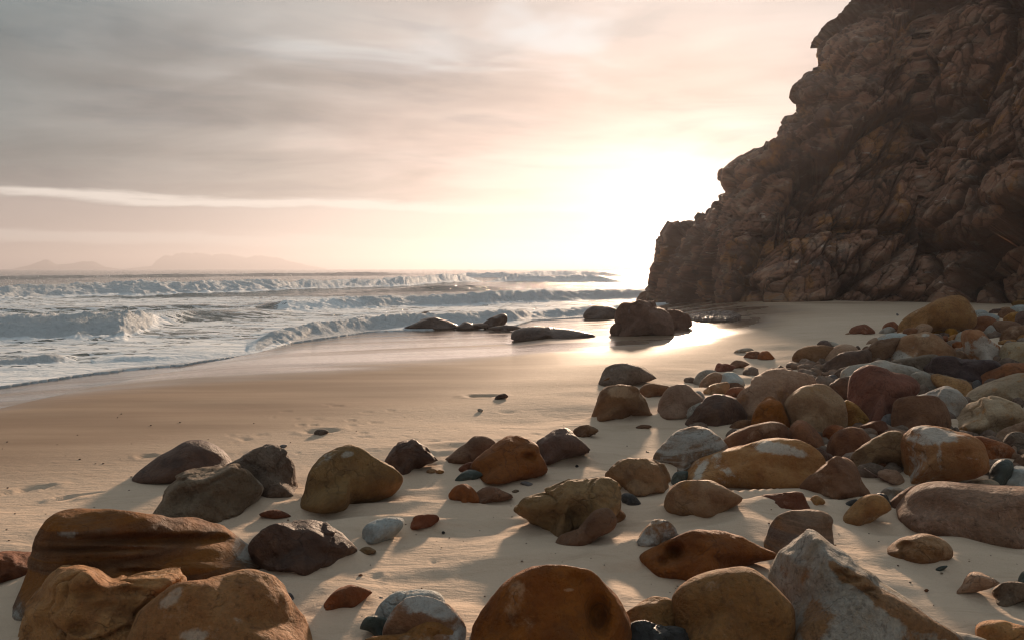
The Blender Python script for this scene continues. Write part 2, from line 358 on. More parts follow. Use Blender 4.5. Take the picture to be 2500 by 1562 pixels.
# ------------------------------------------------------------------ rock builder
MOUNDS = []
def catmull(P, n):
    P = np.asarray(P, float); k = len(P); out = []
    seg = max(2, n // k)
    for i in range(k):
        p0, p1, p2, p3 = P[i - 1], P[i], P[(i + 1) % k], P[(i + 2) % k]
        for j in range(seg):
            t = j / seg
            out.append(0.5 * ((2 * p1) + (p2 - p0) * t + (2 * p0 - 5 * p1 + 4 * p2 - p3) * t * t + (3 * p1 - p0 - 3 * p2 + p3) * t ** 3))
    return np.array(out)
NTH = 180
def build_rock(poly, mat, style, tk, seed, sub=None, dents=(), push=0.0, stains=()):
    rs = np.random.RandomState(seed)
    P = catmull(poly, 160)
    x0, y0 = P.min(0); x1, y1 = P.max(0); cpx = np.array([(x0 + x1) / 2, 0.55 * y0 + 0.45 * y1])
    cpx = 0.5 * cpx + 0.5 * P.mean(0)
    th = (np.arange(NTH) + 0.5) / NTH * 2 * np.pi - np.pi
    A = P - cpx; B = np.roll(A, -1, 0); rad = np.zeros(NTH)
    for j, t in enumerate(th):
        d = np.array([math.cos(t), -math.sin(t)])
        e = B - A; den = d[0] * e[:, 1] - d[1] * e[:, 0]; den = np.where(np.abs(den) < 1e-9, 1e-9, den)
        rr = (A[:, 0] * e[:, 1] - A[:, 1] * e[:, 0]) / den; uu = (A[:, 0] * d[1] - A[:, 1] * d[0]) / den
        h = rr[(uu >= -1e-6) & (uu <= 1 + 1e-6) & (rr > 0)]
        rad[j] = h.max() if len(h) else 1
    kern = np.array([1, 2, 1]) / 4.0
    rad = np.convolve(np.r_[rad[-1], rad, rad[0]], kern, 'valid')
    K = cpx + rad[:, None] * np.stack([np.cos(th), -np.sin(th)], 1)
    low = int(np.argmax(K[:, 1]))
    Db = float(ghit(K[low, 0], min(K[low, 1], 2200))) + push
    wm = (x1 - x0) / F * Db; hm = (y1 - y0) / F * Db; size = math.sqrt(wm * hm)
    T = 0.5 * size * tk
    lower = sst(-0.1, 0.6, -np.sin(th))
    Kx = K.copy(); Kx[:, 1] += 0.05 * (y1 - y0) * lower
    dist = np.clip(ghit(K[:, 0], np.minimum(K[:, 1], 2200)) + push, Db, Db + 0.72 * T)
    for _ in range(6): dist = np.convolve(np.r_[dist[-1], dist, dist[0]], kern, 'valid')
    K3 = ray(Kx[:, 0], Kx[:, 1]) * dist[:, None] + np.array([0, 0, CAMZ])
    Dc = dist.mean(); r0 = ray(*cpx); C = r0 * Dc + np.array([0, 0, CAMZ])
    view = r0 / np.linalg.norm(r0)
    npx = size / Db * F
    if sub is None: sub = 6 if npx > 330 else 5 if npx > 110 else 4 if npx > 34 else 3
    v, f = ico(sub)
    sq = {'r': 0.9, 's': 0.86, 'a': 0.78, 'p': 0.82, 'l': 0.72, 'f': 1.0}[style]
    rd = np.ones(len(v)); ring = np.ones(NTH)
    if style in 'apls':
        nk = {'a': 9, 'p': 12, 'l': 10, 's': 12}[style]
        nrm = rs.normal(size=(nk, 3)); nrm /= np.linalg.norm(nrm, axis=1)[:, None]; hk = rs.uniform(0.70, 0.98, nk)
        soft = {'a': 22.0, 'p': 12.0, 'l': 12.0, 's': 7.0}[style]
        def pr(d):
            q = hk / np.maximum(d @ nrm.T, 0.08); q = np.minimum(q, 1.6)
            return -np.log(np.exp(-soft * q).sum(1) + math.exp(-soft * 1.25)) / soft
        rd = pr(v); ring = pr(np.stack([np.cos(th), np.zeros(NTH), np.sin(th)], 1))
    tv = np.arctan2(v[:, 2], v[:, 0]); fi = (tv + np.pi) / (2 * np.pi) * NTH - 0.5; i0 = np.floor(fi).astype(int); fr = fi - i0
    ev = lambda a: (a[i0 % NTH].T * (1 - fr)).T + (a[(i0 + 1) % NTH].T * fr).T
    rho = np.sqrt(v[:, 0] ** 2 + v[:, 2] ** 2) * rd / ev(ring); rho = np.minimum(rho, 1.0) ** sq
    dep = np.sign(v[:, 1]) * np.abs(v[:, 1]) ** (0.85 if style != 'f' else 1) * rd / ring.mean()
    Kv = ev(K3 - C)
    Tf = np.where(dep < 0, 0.72 * T, 1.1 * T)
    pos = C + rho[:, None] * Kv + (dep * Tf)[:, None] * view
    nd = pos - (C + 0.25 * T * view); nd /= np.linalg.norm(nd, axis=1)[:, None] + 1e-9
    q = pos / size + rs.uniform(-50, 50, 3)
    amp = {'r': 0.016, 's': 0.040, 'a': 0.030, 'p': 0.060, 'l': 0.03, 'f': 0.006}[style]
    front = np.where(v[:, 1] < 0.15, 1.0, 0.5)
    dsp = amp * fbm(q * 2.2, 5, seed % 97, 0.5) * 1.5
    if style in 'sap': dsp = dsp + amp * 0.9 * np.minimum(ridged(q * 1.7, 3, 3), 0.5) * front
    if style in 'ap':
        d1, d2, cid, off = voronoi(q * 1.9 + 0.15 * fbm(q * 5, 2)[:, None], seed % 31)
        dsp = dsp + amp * 1.1 * ((off @ np.array([0.6, -0.3, 0.7])) * 0.9 - 0.55 * sst(0.10, 0.0, d2 - d1))
    if style == 'p':
        dsp = dsp + 0.016 * fbm(q * 11, 3, 4) - 0.03 * sst(0.30, 0.05, voronoi(q * 5.5, 7)[0]) * sst(0.0, 0.4, vnoise(q * 2, 9))
    if style == 'l':
        h = (pos[:, 2] / size) * 9.0 + (pos[:, 0] / size) * 0.7 + 0.25 * fbm(q * 1.3, 3, 2) + 0.3
        fz = h - np.floor(h); led = 0.13 * (sst(0.0, 0.75, fz) - sst(0.80, 1.0, fz) - 0.4) * (0.62 + 0.38 * vnoise(P3(np.floor(h) * 3.3, pos[:, 0] * 0.5 / size), 3)) * sst(1.0, 0.85, rho)
        pos = pos - (led * size)[:, None] * (view + [0, 0, -0.35])
        dsp = dsp + 0.012 * fbm(q * 9, 3, 4)
    pos = pos + nd * (dsp * size)[:, None]
    st = None
    if stains:
        pp = np.stack(project(pos), 1); st = np.zeros(len(pos))
        for (dx, dy, rx, ry, an, am) in stains:
            ca, sa = math.cos(math.radians(an)), math.sin(math.radians(an)); ux = pp[:, 0] - dx; uy = pp[:, 1] - dy
            e = ((ux * ca + uy * sa) / rx) ** 2 + ((-ux * sa + uy * ca) / ry) ** 2; st += am * np.exp(-e ** 1.5)
    if dents:
        pp = np.stack(project(pos), 1)
        for (dx, dy, rx, ry, am) in dents:
            g = np.exp(-(((pp[:, 0] - dx) / rx) ** 2 + ((pp[:, 1] - dy) / ry) ** 2) ** 1.5) * (v[:, 1] < 0.2)
            pos = pos + (g * am * size)[:, None] * view
    base = C.copy(); base[2] = float(ground(np.array([C[0]]), np.array([C[1]]))[0])
    co = pos - base
    MOUNDS.append((K3[np.sin(th) < 0.15], size, seed))
    return co, f, base, st

GROUPS = {'boulder': 'boulders lying on the beach', 'stone': 'smaller stones lying on the beach', 'pebble': 'pebbles lying on the sand', 'rock': 'dark wet rocks near the waterline'}
def rock(crop, pts, mat, style='s', tk=1.0, label='', name='boulder', dents=(), sub=None, push=0.0, group=None, stains=(), _c=[0]):
    ox, oy, sc = CROPS[crop]; _c[0] += 1
    P = [tuple(float(a) for a in s.split(',')) for s in pts.split()]
    P = [(ox + a * sc, oy + b * sc) for a, b in P]
    dn = [(ox + a * sc, oy + b * sc, c * sc, d * sc, e) for a, b, c, d, e in dents]
    sn = [(ox + a * sc, oy + b * sc, c * sc, d * sc, e, g) for a, b, c, d, e, g in stains]
    co, f, base, st = build_rock(P, M[mat], style, tk, 100 + _c[0], sub, dn, push, sn)
    o = link_mesh(name, co, f, M[mat], base, attrs={'stain': st} if st is not None else None)
    tag(o, label, {'boulder': 'boulder', 'stone': 'stone', 'pebble': 'pebble', 'rock': 'rock'}[name], group or GROUPS[name])
    return o
CROPS = {'A': (0, 1000, .3717), 'B': (700, 1000, .3717), 'C': (1500, 1150, .2725), 'D': (1900, 1150, .2725), 'E': (1400, 850, .26455),
         'F': (1900, 850, .26455), 'G': (1900, 700, .24793), 'H': (950, 680, .33058), 'S': (0, 0, 1.0)}
# ------------------------------------------------------------------ boulders and stones, one object each
# near left
rock('A', '855,455 1000,330 1120,260 1210,205 1290,190 1370,205 1470,265 1528,345 1545,400 1400,440 1200,470 1000,480', 'dark', 'r', 1.1, 'smooth dark brown boulder shaped like a low pointed hill, farthest of the left group')
rock('A', '1500,370 1600,320 1690,260 1790,235 1860,250 1900,310 1930,420 1942,530 1890,556 1780,560 1650,560 1540,480', 'grey', 'p', 1.2, 'rough upright grey-brown boulder with a pale lit right edge, behind the sloping pitted one')
rock('A', '1005,715 1060,620 1120,500 1190,430 1290,405 1420,385 1540,360 1620,400 1700,470 1720,540 1600,630 1450,700 1300,730 1150,735', 'grey', 'p', 1.2, 'sloping grey-brown pitted boulder above the layered slab', dents=[(1660, 470, 50, 80, .06)])
rock('A', '1140,455 1200,415 1270,406 1240,440 1190,460', 'tan', 's', 0.8, 'thin tan stone sliver beside the low pointed dark boulder', 'stone')
rock('A', '-140,960 0,943 130,938 250,942 330,960 330,1090 120,1120 0,1130 -140,1140', 'red', 's', 1.2, 'flat dark reddish boulder cut by the left edge of the picture')
rock('A', '38,1370 100,1230 180,1090 250,920 290,830 350,740 480,690 700,682 930,708 1100,722 1370,735 1480,765 1560,830 1640,900 1700,1020 1705,1085 1640,1160 1200,1220 700,1260 300,1360 130,1385', 'slab', 's', 0.85, 'large rust and grey layered slab with long ledges, second row left', sub=6, dents=[(1050, 850, 600, 34, .085), (1250, 985, 520, 22, .06), (620, 915, 380, 16, .06), (1000, 1060, 420, 18, .04)], stains=[(430, 800, 110, 60, 0, .5), (1560, 880, 60, 110, -35, .7), (900, 890, 170, 25, -5, .4), (1200, 960, 80, 30, 0, .3)])
rock('A', '120,1450 125,1400 160,1310 260,1220 350,1110 430,1050 540,1037 660,1060 740,1090 830,1075 1000,1070 1120,1065 1195,1090 1205,1150 1180,1300 1080,1450 950,1640 600,1780 250,1740 120,1600', 'ochre', 'p', 1.2, 'lumpy ochre boulder with folds and hollows at the lower left', dents=[(560, 1200, 120, 40, .07), (850, 1190, 90, 35, .07), (1000, 1130, 90, 20, .03), (530, 1440, 90, 45, .08), (700, 1290, 100, 25, .03)], sub=6, push=0.12)
rock('A', '790,1540 870,1420 980,1290 1090,1190 1200,1130 1350,1110 1530,1085 1650,1078 1780,1100 1870,1180 1950,1320 2010,1430 2045,1520 2020,1620 1800,1720 1200,1720 850,1650', 'ochre', 's', 1.2, 'big golden sandstone boulder with a white patch at the bottom edge, left', sub=6, stains=[(1130, 1230, 110, 40, -35, .45), (1260, 1480, 90, 40, 0, .55), (1560, 1380, 60, 30, 30, .25)])
rock('A', '1400,1530 1480,1450 1600,1418 1750,1420 1880,1450 2010,1500 2060,1560 1950,1640 1650,1680 1450,1620', 'cream', 'r', 1.0, 'rounded cream boulder cut by the bottom edge in front of the golden sandstone')
rock('A', '1640,900 1700,820 1790,760 1900,730 2010,728 2130,745 2230,800 2310,870 2338,920 2290,955 2200,1010 2100,1050 1990,1072 1880,1060 1760,1040 1680,990', 'dark', 'a', 1.1, 'dark brown boulder with black fractured right side, right of the layered slab', dents=[(2150, 960, 120, 40, .05)], sub=6)
rock('A', '1695,690 1760,660 1830,655 1900,685 1915,700 1800,712', 'red', 'r', 0.9, 'thin red sliver of stone in the sand above the fractured dark boulder', 'stone')
rock('A', '1885,1200 1915,1205 1935,1240 1915,1255 1890,1235', 'slate', 'r', 1.0, 'small dark stone touching the golden sandstone boulder on its right', 'stone')
# middle left
rock('B', '75,605 110,520 160,410 230,320 310,255 400,235 490,260 590,330 680,380 740,430 750,480 700,530 560,585 430,620 330,645 200,650 100,635', 'olive', 's', 1.1, 'large olive-brown dome-shaped boulder with a white spot on top', sub=6, stains=[(400, 292, 55, 26, -8, .42)], dents=[(300, 500, 130, 10, .012), (400, 570, 60, 10, .012)])
rock('B', '652,345 690,270 750,210 830,195 880,215 920,265 980,315 985,335 900,350 830,395 800,412 740,410 700,385', 'dark', 'p', 1.1, 'brown boulder with a lit right ridge and a small foot, right of the olive dome')
rock('B', '1010,345 1080,290 1160,230 1220,180 1280,168 1340,185 1375,230 1340,320 1240,360 1130,355', 'brown', 's', 1.0, 'wedge-shaped brown boulder half hidden behind the large rust one')
rock('B', '1885,130 1930,105 1990,103 2048,135 2000,165 1945,180 1890,165', 'brown', 's', 1.0, 'small flat-topped brown boulder behind the dark angular block')
rock('B', '1640,215 1700,170 1770,120 1830,110 1870,135 1920,190 1985,250 1990,270 1900,295 1800,320 1710,350 1670,310 1650,260', 'dark', 'a', 1.1, 'dark angular block with a split right face, right of the large rust boulder')
rock('B', '1128,385 1180,350 1230,345 1260,390 1200,415 1150,408', 'red', 's', 1.0, 'small reddish stone tucked left of the large rust boulder', 'stone')
rock('B', '1222,350 1280,290 1360,220 1440,172 1510,165 1570,185 1630,230 1660,300 1705,360 1708,400 1640,430 1500,455 1350,462 1280,435 1230,390', 'rust', 's', 1.1, 'large smooth rust boulder with a small hollow on its right side', dents=[(1590, 310, 45, 30, .2)])
rock('B', '1105,457 1150,415 1200,395 1250,400 1290,425 1240,450 1150,468', 'green', 's', 0.9, 'small dark green stone at the foot of the large rust boulder', 'stone')
rock('B', '915,402 950,383 990,395 970,412 930,412', 'olive', 'r', 1.0, 'left one of two tiny olive stones below the brown footed boulder', 'pebble')
rock('B', '980,412 1000,392 1035,402 1015,418', 'ochre', 'r', 1.0, 'right one of two tiny stones below the brown footed boulder', 'pebble')
rock('B', '1062,570 1100,510 1160,487 1210,505 1250,545 1262,600 1180,615 1120,605', 'rust', 's', 1.0, 'rounded rust stone, left half of a joined pair in the sand', 'stone')
rock('B', '1240,550 1290,515 1350,505 1420,530 1497,567 1420,592 1330,605 1255,608', 'brown', 's', 1.0, 'low brown stone, right half of a joined pair in the sand', 'stone')
rock('B', '495,805 520,760 590,725 680,708 750,712 768,745 740,790 670,840 590,868 520,872', 'blue', 's', 1.0, 'pale grey-white rounded stone with tan edge, centre left on the sand', 'stone')
rock('B', '810,768 830,715 870,690 970,688 1002,715 970,750 880,775 830,780', 'red', 'a', 1.0, 'small dark red stone right of the pale grey-white one', 'stone')
rock('B', '450,955 490,910 540,900 590,930 540,950 470,970', 'olive', 's', 0.9, 'small olive stone in the sand right of the fractured dark boulder', 'stone')
rock('E', '290,1180 380,1090 480,1035 600,1015 720,1030 800,1060 850,1150 868,1270 840,1315 760,1310 620,1340 520,1325 440,1250 340,1210', 'olive', 'p', 1.1, 'knobbly olive-brown boulder joined behind the long ridged one')
rock('S', '1254,1245 1265,1227 1300,1212 1340,1197 1390,1178 1440,1165 1480,1160 1512,1180 1517,1215 1500,1250 1440,1275 1400,1298 1375,1310 1350,1306 1320,1278 1290,1262', 'olive', 'p', 1.2, 'long ridged golden-brown boulder sloping up to the right in the centre', dents=[(1415, 1250, 25, 22, .08)], sub=6)
rock('B', '2075,640 2110,610 2160,625 2220,680 2215,705 2170,740 2130,710', 'brown', 's', 1.0, 'small brown knob of stone right of the bone-shaped one', 'stone')
rock('B', '1768,880 1800,812 1840,793 1885,800 1950,740 2010,670 2070,645 2130,655 2170,720 2130,790 2045,830 1960,880 1880,895', 'brown', 's', 1.0, 'bone-shaped brown stone with knobs at both ends before the long ridged boulder', 'stone')
rock('C', '55,230 75,200 120,193 180,215 240,285 200,303 120,303 70,275', 'black', 'r', 1.0, 'black egg-shaped pebble right of the long ridged boulder', 'pebble')
rock('B', '208,1328 250,1270 310,1200 380,1160 440,1152 510,1170 560,1195 500,1245 420,1290 320,1320', 'rust', 's', 1.0, 'small orange-brown pointed stone alone on the sand at the lower left centre', 'stone')
rock('B', '588,1370 600,1300 650,1240 720,1195 830,1180 930,1185 990,1210 1040,1280 980,1400 700,1430', 'blue', 's', 1.0, 'pale bluish-white boulder behind the mottled egg-shaped one')
rock('B', '640,1480 650,1400 700,1310 780,1240 860,1225 960,1240 1060,1290 1130,1360 1165,1440 1165,1500 1080,1590 800,1620 680,1560', 'mottle', 's', 1.05, 'egg-shaped boulder mottled white and rust with dark pits, bottom centre left', stains=[(950, 1290, 200, 60, 25, .5), (850, 1450, 150, 80, 0, -.5)], dents=[(1010, 1330, 35, 20, .04)])
rock('B', '485,1436 510,1375 560,1350 640,1362 680,1400 660,1500 600,1500 560,1450 520,1440', 'green', 'a', 0.9, 'dark green-black stone left of the mottled boulder', 'stone')
rock('B', '520,1525 560,1485 700,1475 780,1460 840,1410 920,1392 1010,1395 1080,1430 1150,1510 1180,1580 900,1660 550,1600', 'ochre', 's', 1.0, 'ochre boulder cut by the bottom edge in front of the mottled one')
rock('B', '598,1238 615,1225 640,1235 625,1248', 'slate', 'r', 1.0, 'tiny dark pebble above the dark green-black stone', 'pebble')
rock('B', '1195,1580 1240,1450 1300,1350 1380,1240 1470,1140 1580,1075 1700,1045 1830,1040 1960,1070 2070,1140 2150,1230 2200,1330 2235,1440 2245,1560 2150,1690 1800,1760 1400,1740 1240,1660', 'rust', 's', 1.1, 'very large round red-brown boulder with a deep hollow, bottom centre', stains=[(1850, 1180, 50, 18, 0, .6)], dents=[(2050, 1340, 75, 115, .26), (1900, 1110, 60, 40, .05), (1950, 1240, 160, 120, .04)], sub=6)
# lower right
rock('C', '440,325 460,250 500,180 560,120 640,88 760,86 860,92 940,130 1040,180 1130,225 1138,255 1060,310 960,345 850,385 740,402 620,395 520,375', 'tan', 's', 1.0, 'low wide pinkish-tan boulder with knobs at its foot, below the long seal-shaped one', dents=[(640, 320, 20, 50, .06)])
rock('C', '1285,225 1400,200 1550,185 1640,178 1700,205 1730,290 1758,350 1640,358 1500,330 1350,275', 'red', 'a', 0.8, 'dark red wedge-shaped stone with a flat top on shaded sand', 'stone')
rock('C', '1755,268 1780,225 1830,217 1895,275 1860,295 1790,305', 'ochre', 's', 1.0, 'tiny ochre pebble right of the dark red wedge', 'pebble')
rock('C', '1335,655 1370,570 1430,460 1530,380 1660,350 1800,352 1900,380 1950,440 1940,500 1960,620 1950,680 1850,740 1700,790 1450,780 1380,720', 'stripe', 's', 1.0, 'grey-tan boulder with thin dark stripes behind the white rock tip')
rock('C', '190,633 230,570 300,480 370,432 450,440 520,480 578,583 500,632 380,662 230,662', 'mottle', 'a', 1.0, 'small ochre angular stone with whitish patches', 'stone')
rock('C', '235,772 300,715 450,640 600,575 720,535 850,520 980,528 1120,580 1280,650 1400,700 1472,748 1460,790 1350,790 1250,820 1050,870 900,915 780,965 700,975 600,940 400,925 320,870', 'rust', 's', 1.1, 'orange-brown boulder with two deep hollows and a pointed right end', dents=[(540, 730, 75, 70, .32), (440, 800, 50, 40, .16), (1150, 800, 260, 110, .10), (840, 600, 90, 25, .03)], sub=6)
rock('C', '80,1295 180,1220 280,1145 360,1117 440,1130 530,1170 570,1300 480,1430 300,1430 120,1380', 'ochre', 's', 1.0, 'ochre wedge of rock between the round red-brown and golden boulders')
rock('C', '515,1140 540,1080 620,1000 760,930 900,880 1050,855 1190,858 1300,910 1420,1010 1530,1130 1600,1230 1615,1360 1600,1480 1500,1590 1200,1660 850,1660 650,1580 560,1420 520,1280', 'ochre', 'r', 1.1, 'large smooth golden round boulder left of the white ridge rock', sub=6)
rock('C', '90,1540 110,1430 170,1360 260,1335 400,1345 520,1385 620,1430 655,1500 640,1580 400,1650 180,1620', 'black', 'p', 1.0, 'glossy black rough rock at the bottom edge between two big boulders')
rock('D', '-60,1000 -40,850 10,710 60,700 180,620 280,555 330,552 400,600 500,690 620,770 715,865 850,940 1000,1040 1150,1130 1300,1220 1450,1330 1650,1440 1560,1560 1000,1700 500,1680 200,1620 120,1400 60,1250 -20,1100', 'white', 's', 1.05, 'big white pitted ridge-shaped rock with a rusty fissure, lower right', dents=[(640, 970, 110, 30, .06), (800, 1070, 110, 35, .08), (960, 1180, 100, 35, .06), (560, 900, 70, 25, .06)], sub=6, stains=[(620, 930, 230, 60, 35, .8), (1050, 1200, 330, 70, 36, .8), (1400, 1380, 250, 50, 33, .8), (230, 950, 60, 160, 20, .4), (330, 1380, 110, 220, 15, .45), (60, 900, 60, 90, 0, .3)])
rock('D', '880,200 960,203 1000,260 1025,335 960,340 900,280', 'black', 'r', 1.0, 'black stone wedged between the ochre egg and the thin brown rib', 'stone')
rock('D', '580,303 640,260 710,250 690,310', 'black', 'r', 1.0, 'small black stone left behind the ochre egg-shaped boulder', 'stone')
rock('D', '535,463 580,390 650,310 730,240 810,205 900,205 970,245 1010,310 1012,350 900,400 830,445 740,488 630,483', 'ochre', 'r', 1.0, 'smooth ochre egg-shaped boulder leaning right, left of the huge pinkish one')
rock('D', '915,195 960,150 1050,140 1130,170 1100,240 1000,260', 'pale', 's', 1.0, 'small pale stone behind the thin brown rib', 'stone')
rock('D', '1000,275 1060,220 1160,150 1240,125 1220,190 1120,280 1050,340 1010,330', 'brown', 'a', 0.8, 'thin brown rib of rock leaning on the huge pinkish boulder', 'stone')
rock('D', '1650,125 1740,75 1850,60 1940,80 1990,130 1900,200 1700,190', 'cream', 'r', 1.0, 'tan and cream stone showing above the huge pinkish boulder', 'stone')
rock('D', '1050,335 1075,260 1150,180 1250,120 1400,92 1600,100 1900,125 2202,140 2480,160 2560,300 2560,600 2400,720 2202,720 1900,705 1650,670 1400,590 1230,545 1110,465', 'grain', 'r', 1.0, 'huge smooth pinkish-brown boulder at the right edge, longest in the foreground', sub=6)
rock('D', '940,735 990,670 1080,605 1180,580 1300,557 1420,580 1520,640 1568,720 1540,780 1420,812 1280,820 1120,805 1000,790', 'brown', 'r', 1.0, 'low brown stone split by a cleft, right of the white ridge rock', dents=[(1150, 650, 45, 22, .12), (1115, 720, 16, 60, .14)])
rock('D', '1400,880 1450,850 1522,843 1480,882 1440,890', 'green', 'r', 0.8, 'tiny green fragment on the sand below the split brown stone', 'pebble')
rock('D', '1578,1092 1650,1010 1700,930 1760,910 1840,925 1990,1002 1850,1045 1680,1080', 'tan', 's', 0.9, 'sand-dusted tan stone at the lower right', 'stone')
rock('D', '2145,980 2180,905 2240,880 2300,900 2320,1000 2180,1030', 'green', 'r', 1.0, 'dark stone at the right edge behind the grey faceted one', 'stone')
rock('D', '1910,1070 1950,1030 2050,990 2200,1005 2300,1030 2330,1130 2150,1160 2040,1198 1960,1172 1920,1110', 'grey', 'a', 1.0, 'grey faceted stone with a rusty left end at the right edge', 'stone')
rock('D', '1755,1430 1790,1370 1880,1335 2000,1335 2120,1375 2250,1400 2300,1500 2200,1580 1900,1580 1790,1510', 'ochre', 's', 1.0, 'olive-ochre boulder at the bottom right corner')
rock('D', '1335,1525 1400,1455 1520,1438 1680,1450 1800,1480 1900,1530 1880,1620 1600,1660 1380,1610', 'pale', 'r', 1.0, 'pale grey rounded stone at the bottom edge right of the white ridge rock', 'stone')
# middle right
rock('E', '242,325 260,240 300,180 370,145 450,138 560,150 640,170 700,220 762,268 700,292 600,308 500,326 380,330', 'grey', 's', 1.1, 'grey-brown hump-shaped boulder by a small puddle, farthest left of the right field')
rock('E', '235,340 300,280 360,263 420,280 448,315 400,328 300,335', 'brown', 's', 0.9, 'small stone in front of the hump-shaped boulder', 'stone')
rock('E', '605,390 650,335 720,322 800,330 890,357 850,420 760,442 680,456 630,440', 'brown', 'r', 1.0, 'rounded brown boulder behind the white-topped block')
rock('E', '175,652 190,560 230,430 250,390 340,352 480,347 580,365 620,410 665,470 700,560 738,615 650,615 500,630 350,655 250,662', 'brown', 'a', 1.1, 'blocky boulder with a grey-white top and dark brown front', dents=[(420, 520, 120, 30, .05)], stains=[(460, 410, 130, 60, 8, .9), (640, 440, 30, 40, 0, .4)])
rock('E', '1120,400 1170,395 1215,450 1200,480 1150,450', 'blue', 'r', 1.0, 'small pale blue-grey stone behind the rounded brown dome', 'stone')
rock('E', '960,635 1000,570 1100,510 1200,490 1230,520 1150,630 1060,645', 'pale', 'r', 0.9, 'pale tan flat stone between the brown dome and the dark slab', 'stone')
rock('E', '780,610 790,530 820,450 870,370 950,340 1040,350 1110,400 1180,450 1200,490 1130,560 1050,610 930,635 830,635', 'tan', 's', 1.1, 'rounded tan-brown dome left of the dark slab-like boulder')
rock('E', '1300,205 1330,140 1370,135 1450,150 1500,170 1440,210 1350,215', 'red', 's', 1.0, 'low dark red stone at the back edge of the boulder field', 'stone')
rock('E', '1440,165 1490,115 1560,118 1630,150 1560,170 1500,185', 'brown', 's', 1.0, 'low brown stone right of the dark red one at the back edge', 'stone')
rock('E', '1455,40 1520,10 1600,-5 1690,10 1610,30 1500,42', 'pale', 'r', 0.7, 'flat white stone on the sand, left of the twin brown humps', 'stone')
rock('E', '1570,78 1620,30 1680,25 1740,45 1720,88 1620,90', 'rust', 's', 1.0, 'left of two brown hump stones far on the sand', 'stone')
rock('E', '1690,90 1740,30 1800,30 1850,80 1862,100 1760,100', 'rust', 's', 1.0, 'right of two brown hump stones far on the sand', 'stone')
rock('E', '1105,315 1140,240 1200,200 1260,195 1320,215 1280,300 1180,345', 'pale', 'r', 1.0, 'pale stone, leftmost of three lying side by side', 'stone')
rock('E', '1155,365 1180,300 1250,235 1310,220 1370,245 1350,320 1240,365 1180,376', 'tan', 'r', 1.0, 'tan stone, middle of three lying side by side', 'stone')
rock('E', '1260,345 1320,290 1400,225 1470,218 1540,260 1578,310 1572,350 1450,360 1300,360', 'blue', 'a', 1.0, 'blue-grey angular stone with a reddish right face, right of the pale and tan ones', 'stone')
rock('E', '1420,325 1500,312 1560,340 1582,370 1500,378 1440,372', 'brown', 's', 1.0, 'small brown stone below the blue-grey angular one', 'stone')
rock('E', '1200,390 1260,345 1350,320 1420,310 1445,360 1400,418 1300,433 1230,425', 'tan', 'a', 1.0, 'reddish-tan stone with a pale lit top in front of the side by side three', 'stone')
rock('E', '1400,430 1440,375 1520,362 1590,375 1580,430 1480,450 1410,450', 'rust', 's', 1.0, 'small rust stone behind the dark slab-like boulder', 'stone')
rock('E', '1525,480 1560,400 1640,340 1650,290 1740,240 1860,210 1960,200 2100,235 2180,260 2230,320 2210,420 2100,520 1950,590 1800,640 1640,630 1550,570', 'tan', 's', 1.0, 'very wide tan-brown boulder with a pale crest behind the pointed one')
rock('E', '1025,700 1080,620 1150,540 1220,460 1290,430 1400,425 1480,450 1550,520 1600,610 1560,680 1450,702 1350,715 1200,702', 'dark', 'a', 1.0, 'dark grey-brown slab-like boulder with a sloping left side')
rock('E', '1635,715 1650,630 1690,550 1750,470 1810,440 1870,460 1920,510 1960,600 1990,710 1850,745 1700,740', 'rust', 's', 1.0, 'pointed reddish-brown boulder in front of the very wide one')
rock('E', '1440,730 1490,680 1560,657 1640,670 1640,722 1540,735', 'brown', 's', 1.0, 'small brown stone at the foot of the pointed reddish boulder', 'stone')
rock('E', '555,740 620,705 700,705 728,725 650,745', 'brown', 'r', 0.8, 'small flat brown stone alone on bright sand below the blocky boulder', 'stone')
rock('E', '1375,860 1450,790 1600,720 1750,680 1850,670 1940,695 1985,745 1960,840 1700,940 1440,980 1390,920', 'rust', 'r', 1.0, 'long smooth rust-brown boulder behind the seal-shaped one')
rock('E', '730,1030 760,950 830,870 930,790 1050,745 1200,740 1300,790 1380,870 1420,960 1400,1100 1250,1220 1000,1280 880,1260 840,1140 790,1070', 'banded', 's', 1.1, 'large round boulder with slanting blue-grey and brown bands', sub=6, stains=[(1120, 820, 160, 40, -25, .5), (960, 940, 120, 30, -25, .4)], push=0.35)
rock('E', '900,1235 930,1150 1000,1130 1060,1140 1030,1240 960,1265', 'green', 'r', 1.0, 'dark stone wedged between the banded and the seal-shaped boulders', 'stone')
rock('E', '1015,1235 1060,1140 1150,1040 1300,980 1500,930 1620,900 1740,845 1880,832 2040,850 2140,890 2220,950 2282,1040 2270,1120 2150,1210 1990,1268 1750,1275 1560,1265 1400,1258 1250,1250 1100,1255', 'marble', 's', 1.0, 'long seal-shaped boulder, rust below and white on top', dents=[(1650, 930, 120, 40, .03)], sub=6, stains=[(1900, 915, 280, 75, 8, .75), (2150, 1010, 110, 50, 30, .5), (1170, 1130, 90, 40, -55, .5), (1600, 1090, 60, 60, 0, .2)])
rock('E', '1320,1262 1350,1225 1400,1212 1435,1255 1390,1288', 'black', 's', 1.0, 'small black stone under the left front of the seal-shaped boulder', 'stone')
rock('E', '1865,1265 1885,1240 1915,1245 1910,1275 1880,1278', 'dark', 'r', 1.0, 'tiny dark pebble under the right front of the seal-shaped boulder', 'pebble')
rock('F', '470,345 540,290 620,262 690,265 720,400 700,520 600,490 560,430', 'dark', 'a', 1.0, 'dark brown rock wedged left of the big red boulder')
rock('F', '610,500 680,495 760,560 860,680 760,740 630,730', 'ochre', 's', 1.0, 'orange-brown boulder low in the gap below the big red one')
